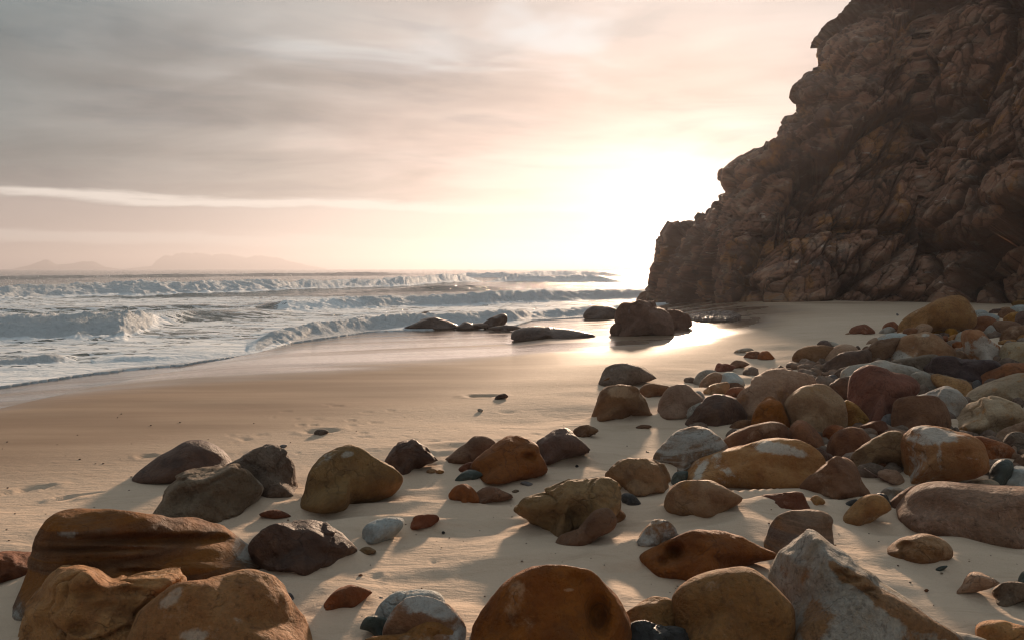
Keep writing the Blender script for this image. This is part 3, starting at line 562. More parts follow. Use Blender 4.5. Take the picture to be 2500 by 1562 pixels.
rock('F', '62,570 80,490 140,410 240,350 360,328 450,345 520,410 590,480 625,560 645,690 600,760 480,800 350,800 180,790 100,750', 'tan', 's', 1.05, 'tall tan two-toned dome boulder left of the big red one', dents=[(200, 470, 110, 12, .03)])
rock('F', '652,380 670,280 740,200 830,165 920,175 1050,210 1180,245 1280,290 1302,350 1270,420 1160,490 1060,610 950,680 850,690 750,640 680,520', 'red', 's', 1.05, 'big deep red boulder with a pale streak, highest in the middle pile', sub=6)
rock('F', '905,670 960,630 1040,610 1060,740 1020,770 970,710', 'slate', 's', 1.0, 'grey stone in shade between the red and the blocky brown boulders', 'stone')
rock('F', '745,730 830,690 920,668 980,680 1018,775 930,800 850,805', 'red', 'a', 0.9, 'flat red slab stone below the big deep red boulder', 'stone')
rock('F', '1200,455 1350,410 1500,360 1560,352 1640,380 1700,430 1755,510 1720,620 1640,650 1500,600 1300,510', 'pale', 'a', 1.0, 'pale whitish angular boulder behind the blocky brown one')
rock('F', '1060,570 1080,500 1150,465 1280,450 1380,435 1480,450 1550,520 1588,630 1575,740 1450,765 1250,800 1100,770 1060,690', 'brown', 's', 1.0, 'blocky rounded brown boulder with fine cracks in the middle pile')
rock('F', '1615,750 1640,650 1700,560 1760,500 1830,480 1890,447 2000,455 2150,500 2240,550 2295,630 2210,720 2080,790 1950,825 1750,815 1650,785', 'cream', 'a', 1.0, 'large cream boulder with orange stains near the right edge')
rock('F', '410,800 460,720 530,707 610,740 580,820 480,890', 'rust', 's', 1.0, 'small rust stone behind the round orange boulder', 'stone')
rock('F', '55,850 100,760 160,690 220,672 290,700 350,760 400,820 445,920 400,950 200,930 100,900', 'rust', 's', 1.0, 'pointed reddish streaked boulder above the white-topped seal shape')
rock('F', '185,865 230,815 300,820 370,880 415,935 300,945 220,920', 'slate', 'r', 0.9, 'smooth dark slate stone in front of the pointed reddish boulder', 'stone')
rock('F', '315,940 380,922 450,960 520,1010 460,1075 390,1060', 'dark', 's', 1.0, 'dark reddish-brown stone between the seal shape and the round orange boulder', 'stone')
rock('F', '438,945 460,860 520,780 600,735 690,722 780,750 850,820 865,880 790,980 680,1030 520,1020 460,990', 'rust', 'r', 1.05, 'smooth round orange-brown boulder like a ball')
rock('F', '650,1030 700,950 800,880 900,820 1000,770 1090,760 1170,785 1210,860 1200,980 1140,1070 1000,1090 850,1100 740,1130 670,1090', 'olive', 's', 1.0, 'golden-brown ovoid boulder left of the large marbled one')
rock('F', '1640,860 1800,820 1930,840 2060,870 2150,920 2182,985 2120,1040 1950,1058 1800,1010 1700,940', 'rust', 's', 0.9, 'long brown boulder pointing right behind the marbled one')
rock('F', '1130,905 1140,840 1200,780 1270,725 1370,718 1500,740 1640,770 1760,800 1850,860 1900,960 1908,1095 1800,1150 1600,1195 1400,1218 1200,1265 1160,1180 1160,1080 1142,990', 'marble', 's', 1.05, 'large marbled white and rust boulder with dark creases', stains=[(1480, 790, 300, 60, 14, .65), (1340, 850, 140, 40, 10, .5), (1490, 1010, 30, 120, 0, .28), (1780, 1010, 120, 25, 10, .5)], dents=[(1300, 960, 90, 20, .04), (1740, 960, 80, 25, .04)], sub=6)
rock('F', '770,1115 800,1060 880,1025 960,1030 1020,1070 1036,1120 900,1135', 'rust', 'r', 1.0, 'small brown mound-shaped stone below the golden-brown ovoid', 'stone')
rock('F', '200,1268 260,1200 350,1140 450,1060 520,1010 600,1002 680,1040 740,1110 780,1210 862,1335 840,1375 700,1405 600,1400 480,1355 350,1315 250,1300', 'brown', 'a', 1.05, 'creased angular brown boulder right of the seal-shaped one', dents=[(450, 1160, 90, 20, .04)])
rock('F', '930,1125 1060,1118 1120,1150 1168,1240 1080,1260 1000,1228 930,1180', 'tan', 'a', 0.8, 'pale brown slab stone with a twig lying over it', 'stone')
rock('F', '1980,840 2040,770 2130,720 2230,680 2350,640 2420,700 2320,820 2120,880 2030,870', 'tan', 's', 1.0, 'tan boulder at the right edge below the cream one')
rock('F', '2070,880 2100,800 2160,765 2230,765 2300,800 2350,900 2270,1000 2180,1000 2120,940', 'grey', 'r', 1.0, 'rounded grey-brown stone at the right edge beside the long brown boulder', 'stone')
rock('F', '2160,1050 2268,970 2380,950 2400,1100 2220,1110', 'brown', 's', 1.0, 'brown stone at the right edge behind the dark green one', 'stone')
rock('F', '1935,1190 1960,1110 2020,1040 2100,1020 2170,1060 2160,1170 2090,1250 2020,1275 1960,1245', 'green', 'r', 1.0, 'smooth dark green boulder leaning at the right edge')
rock('F', '2060,1200 2090,1130 2170,1095 2268,1095 2380,1110 2400,1240 2268,1282 2120,1275', 'blue', 's', 1.0, 'pale grey-white boulder at the right edge in front of the dark green one')
rock('F', '1740,475 1760,410 1850,350 2000,290 2150,245 2268,235 2420,240 2450,400 2300,490 2100,485 1950,470 1830,500 1760,510', 'cream', 's', 1.0, 'long tan cracked boulder slanting up to the right edge')
# far pile
rock('G', '1060,600 1075,570 1090,560 1110,590', 'tan', 's', 1.0, 'small tan chip of stone between the two humps of the far pile', 'pebble')
rock('G', '2290,185 2330,145 2400,137 2500,145 2520,200 2380,195', 'olive', 's', 1.0, 'farthest olive boulder at the right edge under the cliff')
rock('G', '2280,215 2330,185 2420,180 2500,200 2470,245 2330,248', 'blue', 'r', 0.9, 'pale blue flat boulder at the far right edge')
rock('G', '2065,255 2120,222 2200,220 2160,262', 'dark', 'a', 1.0, 'dark flat rock among the farthest stones', 'stone')
rock('G', '2160,225 2230,200 2290,205 2300,235 2200,240', 'tan', 'r', 0.8, 'flat tan stone behind the farthest dark flat rock', 'stone')
rock('G', '1910,260 1950,232 2020,230 2072,262 2000,282 1930,280', 'blue', 'r', 0.8, 'small bluish-white stone right of the white egg boulder', 'stone')
rock('G', '1950,295 2000,265 2100,265 2188,302 2160,330 2050,315', 'blue', 'r', 0.8, 'bluish-white stone resting behind the rust lens-shaped boulder', 'stone')
rock('G', '2160,290 2200,230 2270,215 2345,252 2300,300 2210,310', 'brown', 's', 1.0, 'brown boulder behind the oval one in the far right pile')
rock('G', '2210,325 2260,275 2330,250 2400,260 2480,270 2480,340 2300,345', 'ochre', 's', 1.0, 'ochre boulder left of the darkest one in the far right pile')
rock('G', '2340,350 2350,270 2420,240 2520,235 2520,380 2420,395', 'dark', 's', 1.0, 'dark brown boulder on the right edge of the far pile')
rock('G', '1195,440 1215,340 1300,270 1450,190 1600,120 1740,97 1820,120 1870,180 1935,305 1910,390 1700,425 1500,435 1300,462 1205,462', 'ochre', 's', 1.0, 'largest long log-shaped ochre boulder at the back of the pile', sub=5)
rock('G', '1860,375 1900,320 2000,290 2080,295 2152,338 2140,400 2050,435 1950,440 1880,415', 'rust', 'r', 1.0, 'rust lens-shaped boulder right of the white egg boulder')
rock('G', '1668,415 1675,330 1710,265 1770,233 1840,240 1900,280 1928,330 1890,420 1800,442 1700,440', 'cream', 'r', 1.0, 'white egg-shaped boulder leaning on the log-shaped one')
rock('G', '700,458 720,410 790,380 860,370 920,410 957,452 880,465 780,468', 'rust', 'a', 1.0, 'flat reddish-brown stone alone on the far sand below the cliff', 'stone')
rock('G', '648,470 700,448 726,464', 'tan', 'r', 0.9, 'small tan chip left of the flat reddish-brown far stone', 'pebble')
rock('G', '1020,420 1050,370 1110,340 1160,355 1197,425 1150,440 1060,440', 'rust', 'a', 1.0, 'reddish stone left of the log-shaped boulder', 'stone')
rock('G', '990,452 1040,410 1110,392 1155,428 1110,460 1040,463', 'pale', 's', 1.0, 'white stone in front of the reddish one left of the log shape', 'stone')
rock('G', '1160,270 1175,265 1188,280 1170,287', 'slate', 'r', 1.0, 'tiny dark pebble on far sand left of the log-shaped boulder', 'pebble')
rock('G', '1220,455 1250,415 1310,403 1375,420 1350,475 1270,482', 'rust', 'r', 1.0, 'rust stone at the foot of the log-shaped boulder, leftmost', 'stone')
rock('G', '1325,470 1350,400 1400,365 1460,363 1520,400 1490,455 1400,475', 'tan', 'r', 1.0, 'rounded tan stone in front of the middle of the log shape', 'stone')
rock('G', '1425,448 1460,412 1560,408 1652,420 1630,450 1500,462', 'ochre', 'r', 0.8, 'long flat ochre stone in front of the log-shaped boulder', 'stone')
rock('G', '1635,450 1670,412 1730,410 1768,455 1720,485 1670,480', 'ochre', 's', 1.0, 'small ochre stone below the white egg boulder', 'stone')
rock('G', '1770,430 1810,410 1850,415 1830,445', 'cream', 'r', 0.9, 'small cream stone at the right foot of the white egg boulder', 'pebble')
rock('G', '1560,478 1620,450 1685,472 1650,495', 'dark', 's', 1.0, 'flat dark stone behind the large orange-white boulder', 'stone')
rock('G', '1600,505 1640,482 1675,490 1680,530 1640,545', 'rust', 's', 1.0, 'small rust stone right behind the large orange-white boulder', 'stone')
rock('G', '1665,525 1700,480 1765,465 1750,510 1700,548', 'ochre', 's', 1.0, 'small ochre stone left of the pale wedge in the far pile', 'stone')
rock('G', '1715,560 1740,490 1800,445 1830,480 1820,560 1760,570', 'pale', 's', 1.0, 'pale wedge stone left of the tall orange-veined boulder', 'stone')
rock('G', '1805,480 1830,420 1880,412 1925,425 1870,460 1820,500', 'dark', 's', 1.0, 'dark stone behind the left top of the tall orange-veined boulder', 'stone')
rock('G', '1690,580 1750,540 1825,548 1820,610 1740,605', 'rust', 's', 1.0, 'rust stone left of the foot of the tall orange-veined boulder', 'stone')
rock('G', '1715,635 1735,605 1790,598 1825,625 1800,655 1740,652', 'tan', 'r', 1.0, 'small pinkish stone under the rust one in the far pile', 'stone')
rock('G', '2015,460 2050,410 2100,380 2140,420 2160,495 2080,500', 'pale', 's', 1.0, 'pale stone between the tall orange-veined and the oval boulders', 'stone')
rock('G', '2100,410 2120,350 2180,332 2290,335 2395,372 2385,440 2260,485 2180,505 2120,465', 'brown', 'r', 1.0, 'brown oval boulder with a pale rim in the far right pile')
rock('G', '2195,530 2220,450 2290,400 2370,380 2450,385 2520,420 2500,520 2350,535', 'brown', 'p', 1.0, 'pitted brown boulder below the oval one in the far right pile')
rock('G', '2150,550 2230,520 2340,520 2345,555 2200,570', 'ochre', 'r', 0.8, 'flat ochre stone under the pitted brown boulder', 'stone')
rock('G', '2340,545 2370,490 2440,470 2530,480 2530,560', 'ochre', 's', 1.0, 'ochre stone at the right edge below the pitted brown boulder', 'stone')
rock('G', '2120,520 2180,490 2210,510 2170,540', 'tan', 'r', 1.0, 'small tan stone left of the flat ochre one', 'pebble')
rock('G', '1815,530 1820,450 1860,430 1920,425 2000,440 2060,500 2130,560 2202,605 2180,720 2090,780 1960,720 1880,675 1840,630', 'marble', 'a', 1.0, 'tall leaning boulder with an orange-veined left face in the far pile', stains=[(2050, 620, 130, 90, 40, .7), (1860, 600, 30, 80, 0, .5)])
rock('G', '2150,765 2165,700 2180,620 2230,560 2330,540 2450,540 2530,580 2530,760 2350,785 2210,790', 'cream', 'r', 1.0, 'large smooth cream boulder at the right edge of the far pile')
rock('G', '1715,700 1750,640 1800,628 1860,660 1925,710 1850,722 1760,720', 'tan', 'a', 1.0, 'small tan angular stone behind the black block-like boulder', 'stone')
rock('G', '860,572 900,525 960,500 985,540 930,585', 'tan', 's', 1.0, 'small tan stone left of the pale blue boulder', 'stone')
rock('G', '958,560 970,510 1030,475 1120,455 1230,460 1290,482 1220,540 1060,570', 'blue', 'r', 0.9, 'pale blue-white boulder behind the brown dome')
rock('G', '905,585 940,560 965,570 950,600', 'tan', 'r', 1.0, 'tiny tan pebble left of the brown dome', 'pebble')
rock('G', '380,575 420,530 480,530 530,560 555,595 450,602', 'dark', 's', 1.0, 'dark stone behind the leftmost brown boulder of the far pile', 'stone')
rock('G', '475,535 560,550 612,578 580,600 540,590', 'pale', 's', 0.9, 'pale flat stone right of the dark one behind the leftmost boulder', 'stone')
rock('G', '760,595 790,580 815,620 790,640', 'dark', 'r', 1.0, 'tiny dark stone right of the arched tan boulder', 'pebble')
rock('G', '810,635 850,590 900,590 915,635 860,652', 'brown', 's', 1.0, 'small brown stone between the arched tan boulder and the brown dome', 'stone')
rock('G', '145,715 160,660 220,610 300,580 400,572 500,585 570,610 570,680 450,735 340,752 240,742', 'brown', 's', 1.0, 'leftmost brown boulder of the far pile')
rock('G', '430,730 460,660 520,610 600,570 680,562 750,580 795,625 720,680 600,740 480,775', 'tan', 'r', 1.0, 'arched tan boulder with a lit edge near the left end of the far pile')
rock('G', '890,655 905,580 980,530 1080,505 1180,500 1215,525 1150,620 1090,700 1050,755 950,765 900,725', 'brown', 's', 1.0, 'rounded brown dome left of the large orange-white boulder')
rock('G', '1045,745 1080,660 1130,580 1200,500 1280,465 1380,458 1480,455 1570,490 1650,550 1720,610 1748,668 1700,710 1550,715 1400,725 1300,760 1150,760', 'marble', 's', 1.0, 'large orange and white boulder in the middle of the far pile', sub=5, stains=[(1200, 680, 120, 50, 20, .6), (1480, 480, 80, 25, 0, .6)])
rock('G', '340,750 380,715 440,715 472,753 420,770', 'tan', 'r', 1.0, 'small cream-pink stone in front of the arched tan boulder', 'stone')
rock('G', '545,710 570,650 630,612 710,600 775,622 770,670 690,710', 'pale', 's', 1.0, 'white stone above the dark brown elongated boulder')
rock('G', '445,820 470,750 540,710 620,660 720,635 890,630 905,730 850,775 700,815 620,860 530,850', 'dark', 's', 1.0, 'dark brown elongated boulder at the front left of the far pile')
rock('G', '620,850 640,810 700,795 725,825 690,858 640,862', 'brown', 'r', 1.0, 'small brown stone at the left tip of the long pale boulder', 'stone')
rock('G', '1080,745 1160,715 1320,700 1420,675 1520,665 1575,690 1530,780 1430,850 1300,800 1150,780', 'grey', 's', 1.0, 'grey-tan boulder left behind the black block-like one')
rock('G', '1435,800 1490,740 1510,700 1600,680 1720,678 1800,700 1950,710 2100,720 2185,772 2170,880 2050,950 1900,960 1750,930 1600,890 1480,860', 'maroon', 'a', 1.0, 'nearly black block-like boulder, darkest in the pile')
rock('G', '1885,975 1920,930 1975,915 2000,980 1930,1020', 'slate', 'r', 1.0, 'small grey stone left of the orange-brown boulder at the right', 'stone')
rock('G', '1975,970 1985,890 2040,830 2150,790 2250,760 2360,755 2530,770 2530,890 2300,900 2100,945 1990,995', 'rust', 's', 1.0, 'orange-brown boulder with a pale lumpy top at the right edge')
rock('G', '1490,875 1560,852 1640,870 1780,905 1880,950 1902,1015 1870,1100 1780,1080 1650,1010 1550,970', 'ochre', 's', 0.9, 'orange ridged boulder below the nearly black block')
rock('G', '1290,880 1380,840 1450,840 1500,870 1560,930 1550,1030 1400,1060 1360,970', 'pale', 'a', 1.0, 'pale ridged boulder behind the right side of the big red one')
rock('G', '620,910 640,830 700,780 800,765 900,755 980,735 1080,745 1250,775 1380,800 1430,842 1370,900 1200,930 800,940 660,925', 'pale', 's', 1.0, 'long pale whitish boulder above the big red one')
rock('G', '480,895 510,865 560,865 597,903 530,912', 'slate', 'r', 1.0, 'small dark rounded pebble on sand left of the big red boulder', 'pebble')
rock('G', '335,930 360,905 420,905 462,955 400,978', 'brown', 'r', 1.0, 'small brown hump behind the right end of the very wide boulder', 'stone')
# waterline
rock('H', '100,300 170,268 240,275 310,305 200,330', 'wet', 'a', 1.0, 'low wet rock at the left end of the rocks in the surf', 'rock')
rock('H', '220,275 260,245 310,255 335,295 260,305', 'wet', 'a', 1.0, 'highest pointed wet rock of the left surf cluster', 'rock')
rock('H', '105,365 180,335 250,300 330,290 420,305 500,340 525,368 350,375', 'wet', 'a', 1.0, 'broad wet dark rock in the surf, front of the left cluster', 'rock')
rock('H', '690,335 760,285 800,268 860,265 872,310 835,348 720,372', 'wet', 'a', 1.0, 'upright wet rock with a raised right end in the surf', 'rock')
rock('H', '470,370 520,345 560,320 620,330 700,328 750,350 620,376', 'wet', 'a', 1.0, 'low wet rock joining the two surf clusters', 'rock')
rock('H', '720,372 800,350 900,345 985,366 850,388', 'wet', 's', 0.8, 'flat wet rock lapped by foam, right end of the surf rocks', 'rock')
rock('H', '908,450 912,400 960,370 1080,352 1180,360 1300,370 1420,390 1545,422 1400,438 1200,450 1000,458', 'wet', 's', 1.0, 'long low wet rock alone on the mirror-like sand', 'rock', sub=5)
rock('H', '1445,292 1455,240 1500,202 1560,197 1630,210 1690,240 1692,292 1560,298', 'wet', 's', 1.0, 'rounded dark rock at the water edge left of the reddish outcrop', 'rock')
rock('H', '775,892 800,862 850,845 880,872 850,884', 'dark', 's', 1.0, 'small dark stone alone in the middle of the damp sand', 'stone')
rock('H', '1822,200 1850,120 1890,95 1920,120 1960,170 1950,220', 'crag', 'a', 1.0, 'pointed reddish rock at the foot of the cliff tip', 'rock', push=9)
rock('H', '1690,340 1680,270 1700,220 1740,185 1820,180 1840,165 1950,165 1970,200 2040,230 2070,290 2085,385 1960,408 1700,418', 'crag', 'p', 1.1, 'large reddish blocky outcrop by the waterline under the cliff', 'rock', sub=6)
rock('H', '2040,290 2060,240 2130,235 2200,260 2232,325 2220,358 2150,372 2080,350', 'crag', 'p', 1.0, 'knobbly barnacled rock right of the blocky outcrop', 'rock')
rock('H', '1628,392 1640,350 1690,325 1740,380 1710,415 1650,410', 'crag', 's', 1.0, 'small reddish rock at the left foot of the blocky outcrop', 'rock')
rock('H', '1985,245 2000,225 2050,222 2065,245 2030,262', 'crag', 'p', 1.0, 'small pale-topped rock between the outcrop and the cliff', 'rock')
# tiny chips and pebbles the wind has uncovered
for i, (x, y, r) in enumerate([(757, 1056, 12), (1560, 1034, 7), (2236, 1337, 6)]): pass
tiny = [('1165,1000 1172,996 1180,1001 1172,1005', 'pale', 'tiny white shell-like chip left of the blocky grey-topped boulder'),
        ('766,1058 775,1048 795,1048 803,1055 785,1062', 'grey', 'small grey pebble in a dip of the damp sand'),
        ('680,1090 690,1084 702,1086 694,1092', 'slate', 'tiny dark pebble right of the rough upright boulder'),
        ('1404,1137 1408,1133 1413,1137 1408,1141', 'black', 'tiny black pebble left of the knobbly boulder'),
        ('1078,1299 1082,1295 1087,1299 1082,1303', 'black', 'tiny black pebble below the small dark red stone'),
        ('874,1405 880,1400 886,1403 880,1408', 'brown', 'tiny brown pebble left below the small olive stone'),
        ('2256,1440 2262,1436 2268,1440 2262,1444', 'brown', 'tiny brown pebble left of the sand-dusted stone'),
        ('1268,1178 1282,1174 1302,1180 1290,1186', 'slate', 'thin slate flake right of the joined pair of stones'),
        ('1248,1200 1258,1194 1268,1197 1258,1203', 'grey', 'thin grey flake touching the right end of the joined pair'),
        ('795,1376 800,1372 806,1378 800,1384', 'slate', 'tiny slate pebble below the fractured dark boulder')]
for pts, mt, lb in tiny: rock('S', pts, mt, 'r', 1.0, lb, 'pebble', sub=3)
# ------------------------------------------------------------------ sand
def sand_grid():
    az_in = np.linspace(-520, 3020, 760); azs = np.arctan((az_in - 1250) / F)
    left = np.linspace(-2.9, azs[0] - 0.02, 34); right = np.linspace(azs[-1] + 0.02, 2.9, 34)
    az = np.r_[left, azs, right]
    d = [0.7]
    while d[-1] < 1.9: d.append(d[-1] * 1.05)
    while d[-1] < 20: d.append(d[-1] * 1.0072)
    while d[-1] < 60: d.append(d[-1] * 1.02)
    while d[-1] < 3000: d.append(d[-1] * 1.25)
    A, Dd = np.meshgrid(az, np.array(d), indexing='ij')
    x = (np.sin(A) * Dd).ravel(); y = (np.cos(A) * Dd).ravel()
    z = ground(x, y)
    far = np.sqrt(x * x + y * y)
    z = np.where(far > 120, np.minimum(z, -2.5), z)
    # wind scoops, pits
    near = (far < 30)
    xi, yi = x[near], y[near]; zi = z[near]
    dry = sst(0.3, 3.0, (ydamp(xi) - yi) * 0.8)
    zi = zi + dry * 0.010 * fbm(P3(xi * 3.1 + yi, yi * 5.5), 3, 12)
    for mk, size, seed in MOUNDS:
        if size < 0.05: continue
        sg = 0.10 * size + 0.03; c = mk[::3, :2]
        cx, cy = c.mean(0); R = np.abs(c - [cx, cy]).max() + 3.5 * sg
        sel = np.where((np.abs(xi - cx) < R) & (np.abs(yi - cy) < R))[0]
        if not len(sel): continue
        dd = ((xi[sel, None] - c[None, :, 0]) ** 2 + (yi[sel, None] - c[None, :, 1]) ** 2).min(1)
        dd = np.sqrt(dd)
        up = 0.075 * min(size, 1.0) * np.exp(-(dd / sg) ** 2)
        var = 0.45 + 0.9 * vnoise(P3(xi[sel] * 2.2 + seed, yi[sel] * 2.2), 21)
        zi[sel] += np.clip(up * var, -0.012, 1) * (0.25 + 0.75 * dry[sel])
    for px, py, ra, rb, dep, tilt in PITS:
        h = float(ghit(px, py)); r = ray(px, py); cx, cy = r[0] * h, r[1] * h
        ct, st = math.cos(tilt), math.sin(tilt); u = (xi - cx) * ct + (yi - cy) * st; v = -(xi - cx) * st + (yi - cy) * ct
        e = np.sqrt((u / ra) ** 2 + (v / rb) ** 2); zi = zi - dep * sst(1.1, 0.55, e) + dep * 0.3 * np.exp(-((e - 1.35) / 0.25) ** 2)
    z[near] = zi
    s = shore_s(x, y)
    jag = 0.8 * fbm(P3(x * 0.22, y * 0.8), 4, 41)
    right_dry = sst(6.5, 9.5, x - 0.12 * (y - 17))
    mir = sst(-1.4, 0.5, (y - ymirror(x)) * 0.9 + jag * 1.4) * (1 - right_dry)
    stripe = fbm(P3(x * 0.12, (y - 0.35 * x) * 1.3), 4, 44)
    mir = np.clip(mir * (0.88 + 0.9 * stripe), 0, 1)
    damp = np.maximum(sst(-1.6, 1.2, (y - ydamp(x)) * 0.8 + jag) * (1 - 0.7 * right_dry), mir)
    # damp lane below the cliff
    cl = np.exp(-((x - 12) / 3.5) ** 2 - ((y - 27.5) / 0.8) ** 2); damp = np.maximum(damp, cl)
    o = link_mesh('sand_beach', np.stack([x, y, z], 1), grid_faces(len(az), len(d), True), M_sand(), attrs={'wet': mir, 'damp': damp, 'dry': sst(0.0, 3.0, (ydamp(x) - y))})
    tag(o, kind='structure')
    return o
def M_sand():
    m, t = newmat('wind_blown_beach_sand')
    tc = t.n('ShaderNodeTexCoord'); V = tc.outputs['Object']
    wet = t.n('ShaderNodeAttribute', attribute_name='wet').outputs['Fac']; damp = t.n('ShaderNodeAttribute', attribute_name='damp').outputs['Fac']
    dry = t.n('ShaderNodeAttribute', attribute_name='dry').outputs['Fac']
    a = t.noise(V, 0.9, 5, 0.6, 0.3); g = t.noise(V, 420, 2, 0.6); g2 = t.noise(V, 110, 3, 0.7)
    col = t.mix(a, (0.51, 0.375, 0.27), (0.60, 0.46, 0.345))
    st = t.noise(t.mapping(V, rot=(0, 0, math.radians(-12)), scale=(0.5, 3.2, 1)), 2.4, 5, 0.65, 0.6)
    col = t.mix(t.mr(st, 0.50, 0.72, 0, 0.38), col, (0.34, 0.235, 0.155))
    col = t.mix(t.mr(g, 0.30, 0.40, 0.50, 0.0), col, (0.16, 0.10, 0.065))
    col = t.mix(t.mr(g, 0.62, 0.72, 0.0, 0.45), col, (0.80, 0.70, 0.58))
    dst = t.noise(t.mapping(V, rot=(0, 0, math.radians(8)), scale=(0.18, 1.6, 1)), 1.4, 5, 0.6, 0.3)
    dcol = t.mix(t.mr(dst, 0.35, 0.7), (0.27, 0.175, 0.110), (0.36, 0.245, 0.160))
    col = t.mix(damp, col, dcol)
    col = t.mix(t.m('MULTIPLY', wet, 0.8), col, (0.155, 0.10, 0.066))
    rough = t.m('SUBTRACT', t.m('SUBTRACT', 0.92, t.m('MULTIPLY', damp, 0.30)), t.m('MULTIPLY', wet, 0.52))
    rip = t.noise(t.mapping(V, rot=(0, 0, math.radians(-15)), scale=(1, 4.2, 1)), 5.5, 4, 0.6, 0.5)
    dm = t.m('SUBTRACT', 1.0, t.m('MULTIPLY', t.m('MAXIMUM', damp, wet), 0.88))
    h = t.m('ADD', t.m('MULTIPLY', rip, 0.55), t.m('MULTIPLY', t.noise(V, 17, 5, 0.65), 0.55))
    nb = t.bump(h, 0.6, t.m('MULTIPLY', dm, 0.032))
    h2 = t.m('ADD', t.m('MULTIPLY', g, 0.4), g2)
    nb = t.bump(h2, 0.5, t.m('MULTIPLY', dm, 0.006), nb)
    # sea-drained wet sheet: faint long ripples and pock marks
    lr = t.noise(t.mapping(V, rot=(0, 0, math.radians(20)), scale=(0.35, 1.8, 1)), 2.6, 5, 0.6)
    pk = t.mr(t.voro(t.mapping(V, scale=(0.7, 1, 1)), 7.0), 0.0, 0.16)
    nb = t.bump(t.m('ADD', lr, t.m('MULTIPLY', t.m('MULTIPLY', pk, t.mr(a, 0.45, 0.6)), 0.35)), 0.6, t.m('MULTIPLY', wet, 0.012), nb)
    t.out(col, rough, t.m('ADD', 0.18, t.m('MULTIPLY', wet, 0.5)), nb, Coat_Weight=t.m('MULTIPLY', wet, 0.75), Coat_Roughness=0.20, Coat_IOR=1.33)
    return m
PITS = [(86, 1190, .13, .05, .035, .5), (40, 1200, .10, .035, .02, .3), (200, 1210, .17, .028, .04, .45), (360, 1113, .09, .06, .02, 0), (785, 1052, .17, .11, .03, .2),
        (2380, 1340, .05, .03, .01, 0), (1540, 1560, .1, .06, .02, 0), (912, 1404, .05, .03, .012, 0), (1525, 1390, .14, .04, .018, .2),
        (1180, 966, .22, .10, .03, .1), (1240, 1005, .12, .06, .012, 0), (1500, 1042, .2, .1, .02, 0)]
rr_ = random.Random(8)
for _ in range(46):
    PITS.append((rr_.uniform(500, 1500), rr_.uniform(985, 1110), rr_.uniform(.03, .09), rr_.uniform(.015, .035), rr_.uniform(.006, .014), rr_.uniform(-.2, .4)))
for _ in range(26):
    PITS.append((rr_.uniform(700, 2350), rr_.uniform(1200, 1520), rr_.uniform(.015, .04), rr_.uniform(.012, .02), rr_.uniform(.004, .009), rr_.uniform(-.4, .4)))
sand_grid()

# ------------------------------------------------------------------ sea
ZW = -0.46
def crest(pts, z=ZW):
    a = np.array([flat_hit(x, y, z) for x, y in pts]); return a
WAVES = [  # base line in the photo, height per point (m), foam per point, front width, back width
 # nearest left breaker and its unbroken shoulder
 dict(p=[(-700, 850), (-200, 832), (0, 826), (180, 824), (300, 820), (350, 806), (385, 795), (470, 782), (560, 778), (640, 775), (720, 772)],
      h=[.42, .50, .56, .60, .64, .60, .42, .34, .30, .2, .0], fo=[1, 1, 1, 1, 1, 1, .6, .2, .0, .0, .0], wf=1.15, wb=2.2),
 dict(p=[(560, 766), (640, 758), (700, 762), (900, 752), (1000, 747), (1200, 744), (1400, 735), (1600, 727), (1750, 720)],
      h=[.0, .30, .50, .62, .55, .75, .6, .55, .3], fo=[.0, .1, .5, .9, 1, 1, 1, 1, 1], wf=1.3, wb=3.0),
 dict(p=[(-900, 745), (-400, 735), (0, 730), (200, 722), (400, 719), (600, 712), (800, 704), (1000, 697), (1130, 690), (1180, 689)],
      h=[.9, 1.0, .95, .95, 1.1, 1.0, .95, 1.1, 1.3, .0], fo=[1, 1, 1, 1, 1, 1, 1, 1, 1, .4], wf=2.4, wb=4.5),
 dict(p=[(600, 860), (660, 838), (760, 822), (900, 806), (1020, 796), (1180, 792), (1300, 781), (1450, 770), (1560, 763), (1640, 752)],
      h=[.02, .26, .34, .42, .42, .4, .40, .36, .3, .1], fo=[1, 1, 1, 1, 1, 1, 1, 1, 1, 1], wf=.75, wb=1.4),
 dict(p=[(-700, 905), (0, 893), (60, 889), (130, 884), (180, 880)], h=[.1, .14, .16, .16, .02], fo=[1, 1, 1, 1, 1], wf=.15, wb=.6),
 dict(p=[(220, 888), (300, 882), (380, 879), (560, 872)], h=[.02, .10, .08, .02], fo=[.6, .8, 1, 1], wf=.12, wb=.8),
 dict(p=[(1080, 683), (1140, 678), (1200, 679), (1300, 682), (1350, 684)], h=[.0, 1.5, 1.4, .9, .0], fo=[.6, 1, 1, 1, 1], wf=2.6, wb=8),
 dict(p=[(1240, 675), (1300, 673), (1420, 672), (1480, 674), (1560, 676)], h=[.0, 1.3, 1.5, 1.0, .0], fo=[.6, 1, 1, 1, 1], wf=3, wb=10),
 dict(p=[(1180, 690), (1260, 687), (1340, 688), (1440, 687), (1540, 690)], h=[.0, 1.3, 1.0, 1.2, .0], fo=[1, 1, 1, 1, 1], wf=1.2, wb=5),
 dict(p=[(-800, 690), (0, 682), (500, 676), (900, 672), (1080, 671)], h=[.5, .6, .8, 1.1, .0], fo=[0, 0, 0, 0.1, .2], wf=3.0, wb=7),
 dict(p=[(800, 722), (1000, 712), (1150, 708), (1300, 706)], h=[0, .4, .55, .0], fo=[0, .1, .1, .1], wf=1.2, wb=3.0),
 dict(p=[(-500, 775), (100, 765), (500, 756), (700, 752)], h=[.2, .22, .25, .1], fo=[.3, .1, .1, .2], wf=1.0, wb=1.6),
]
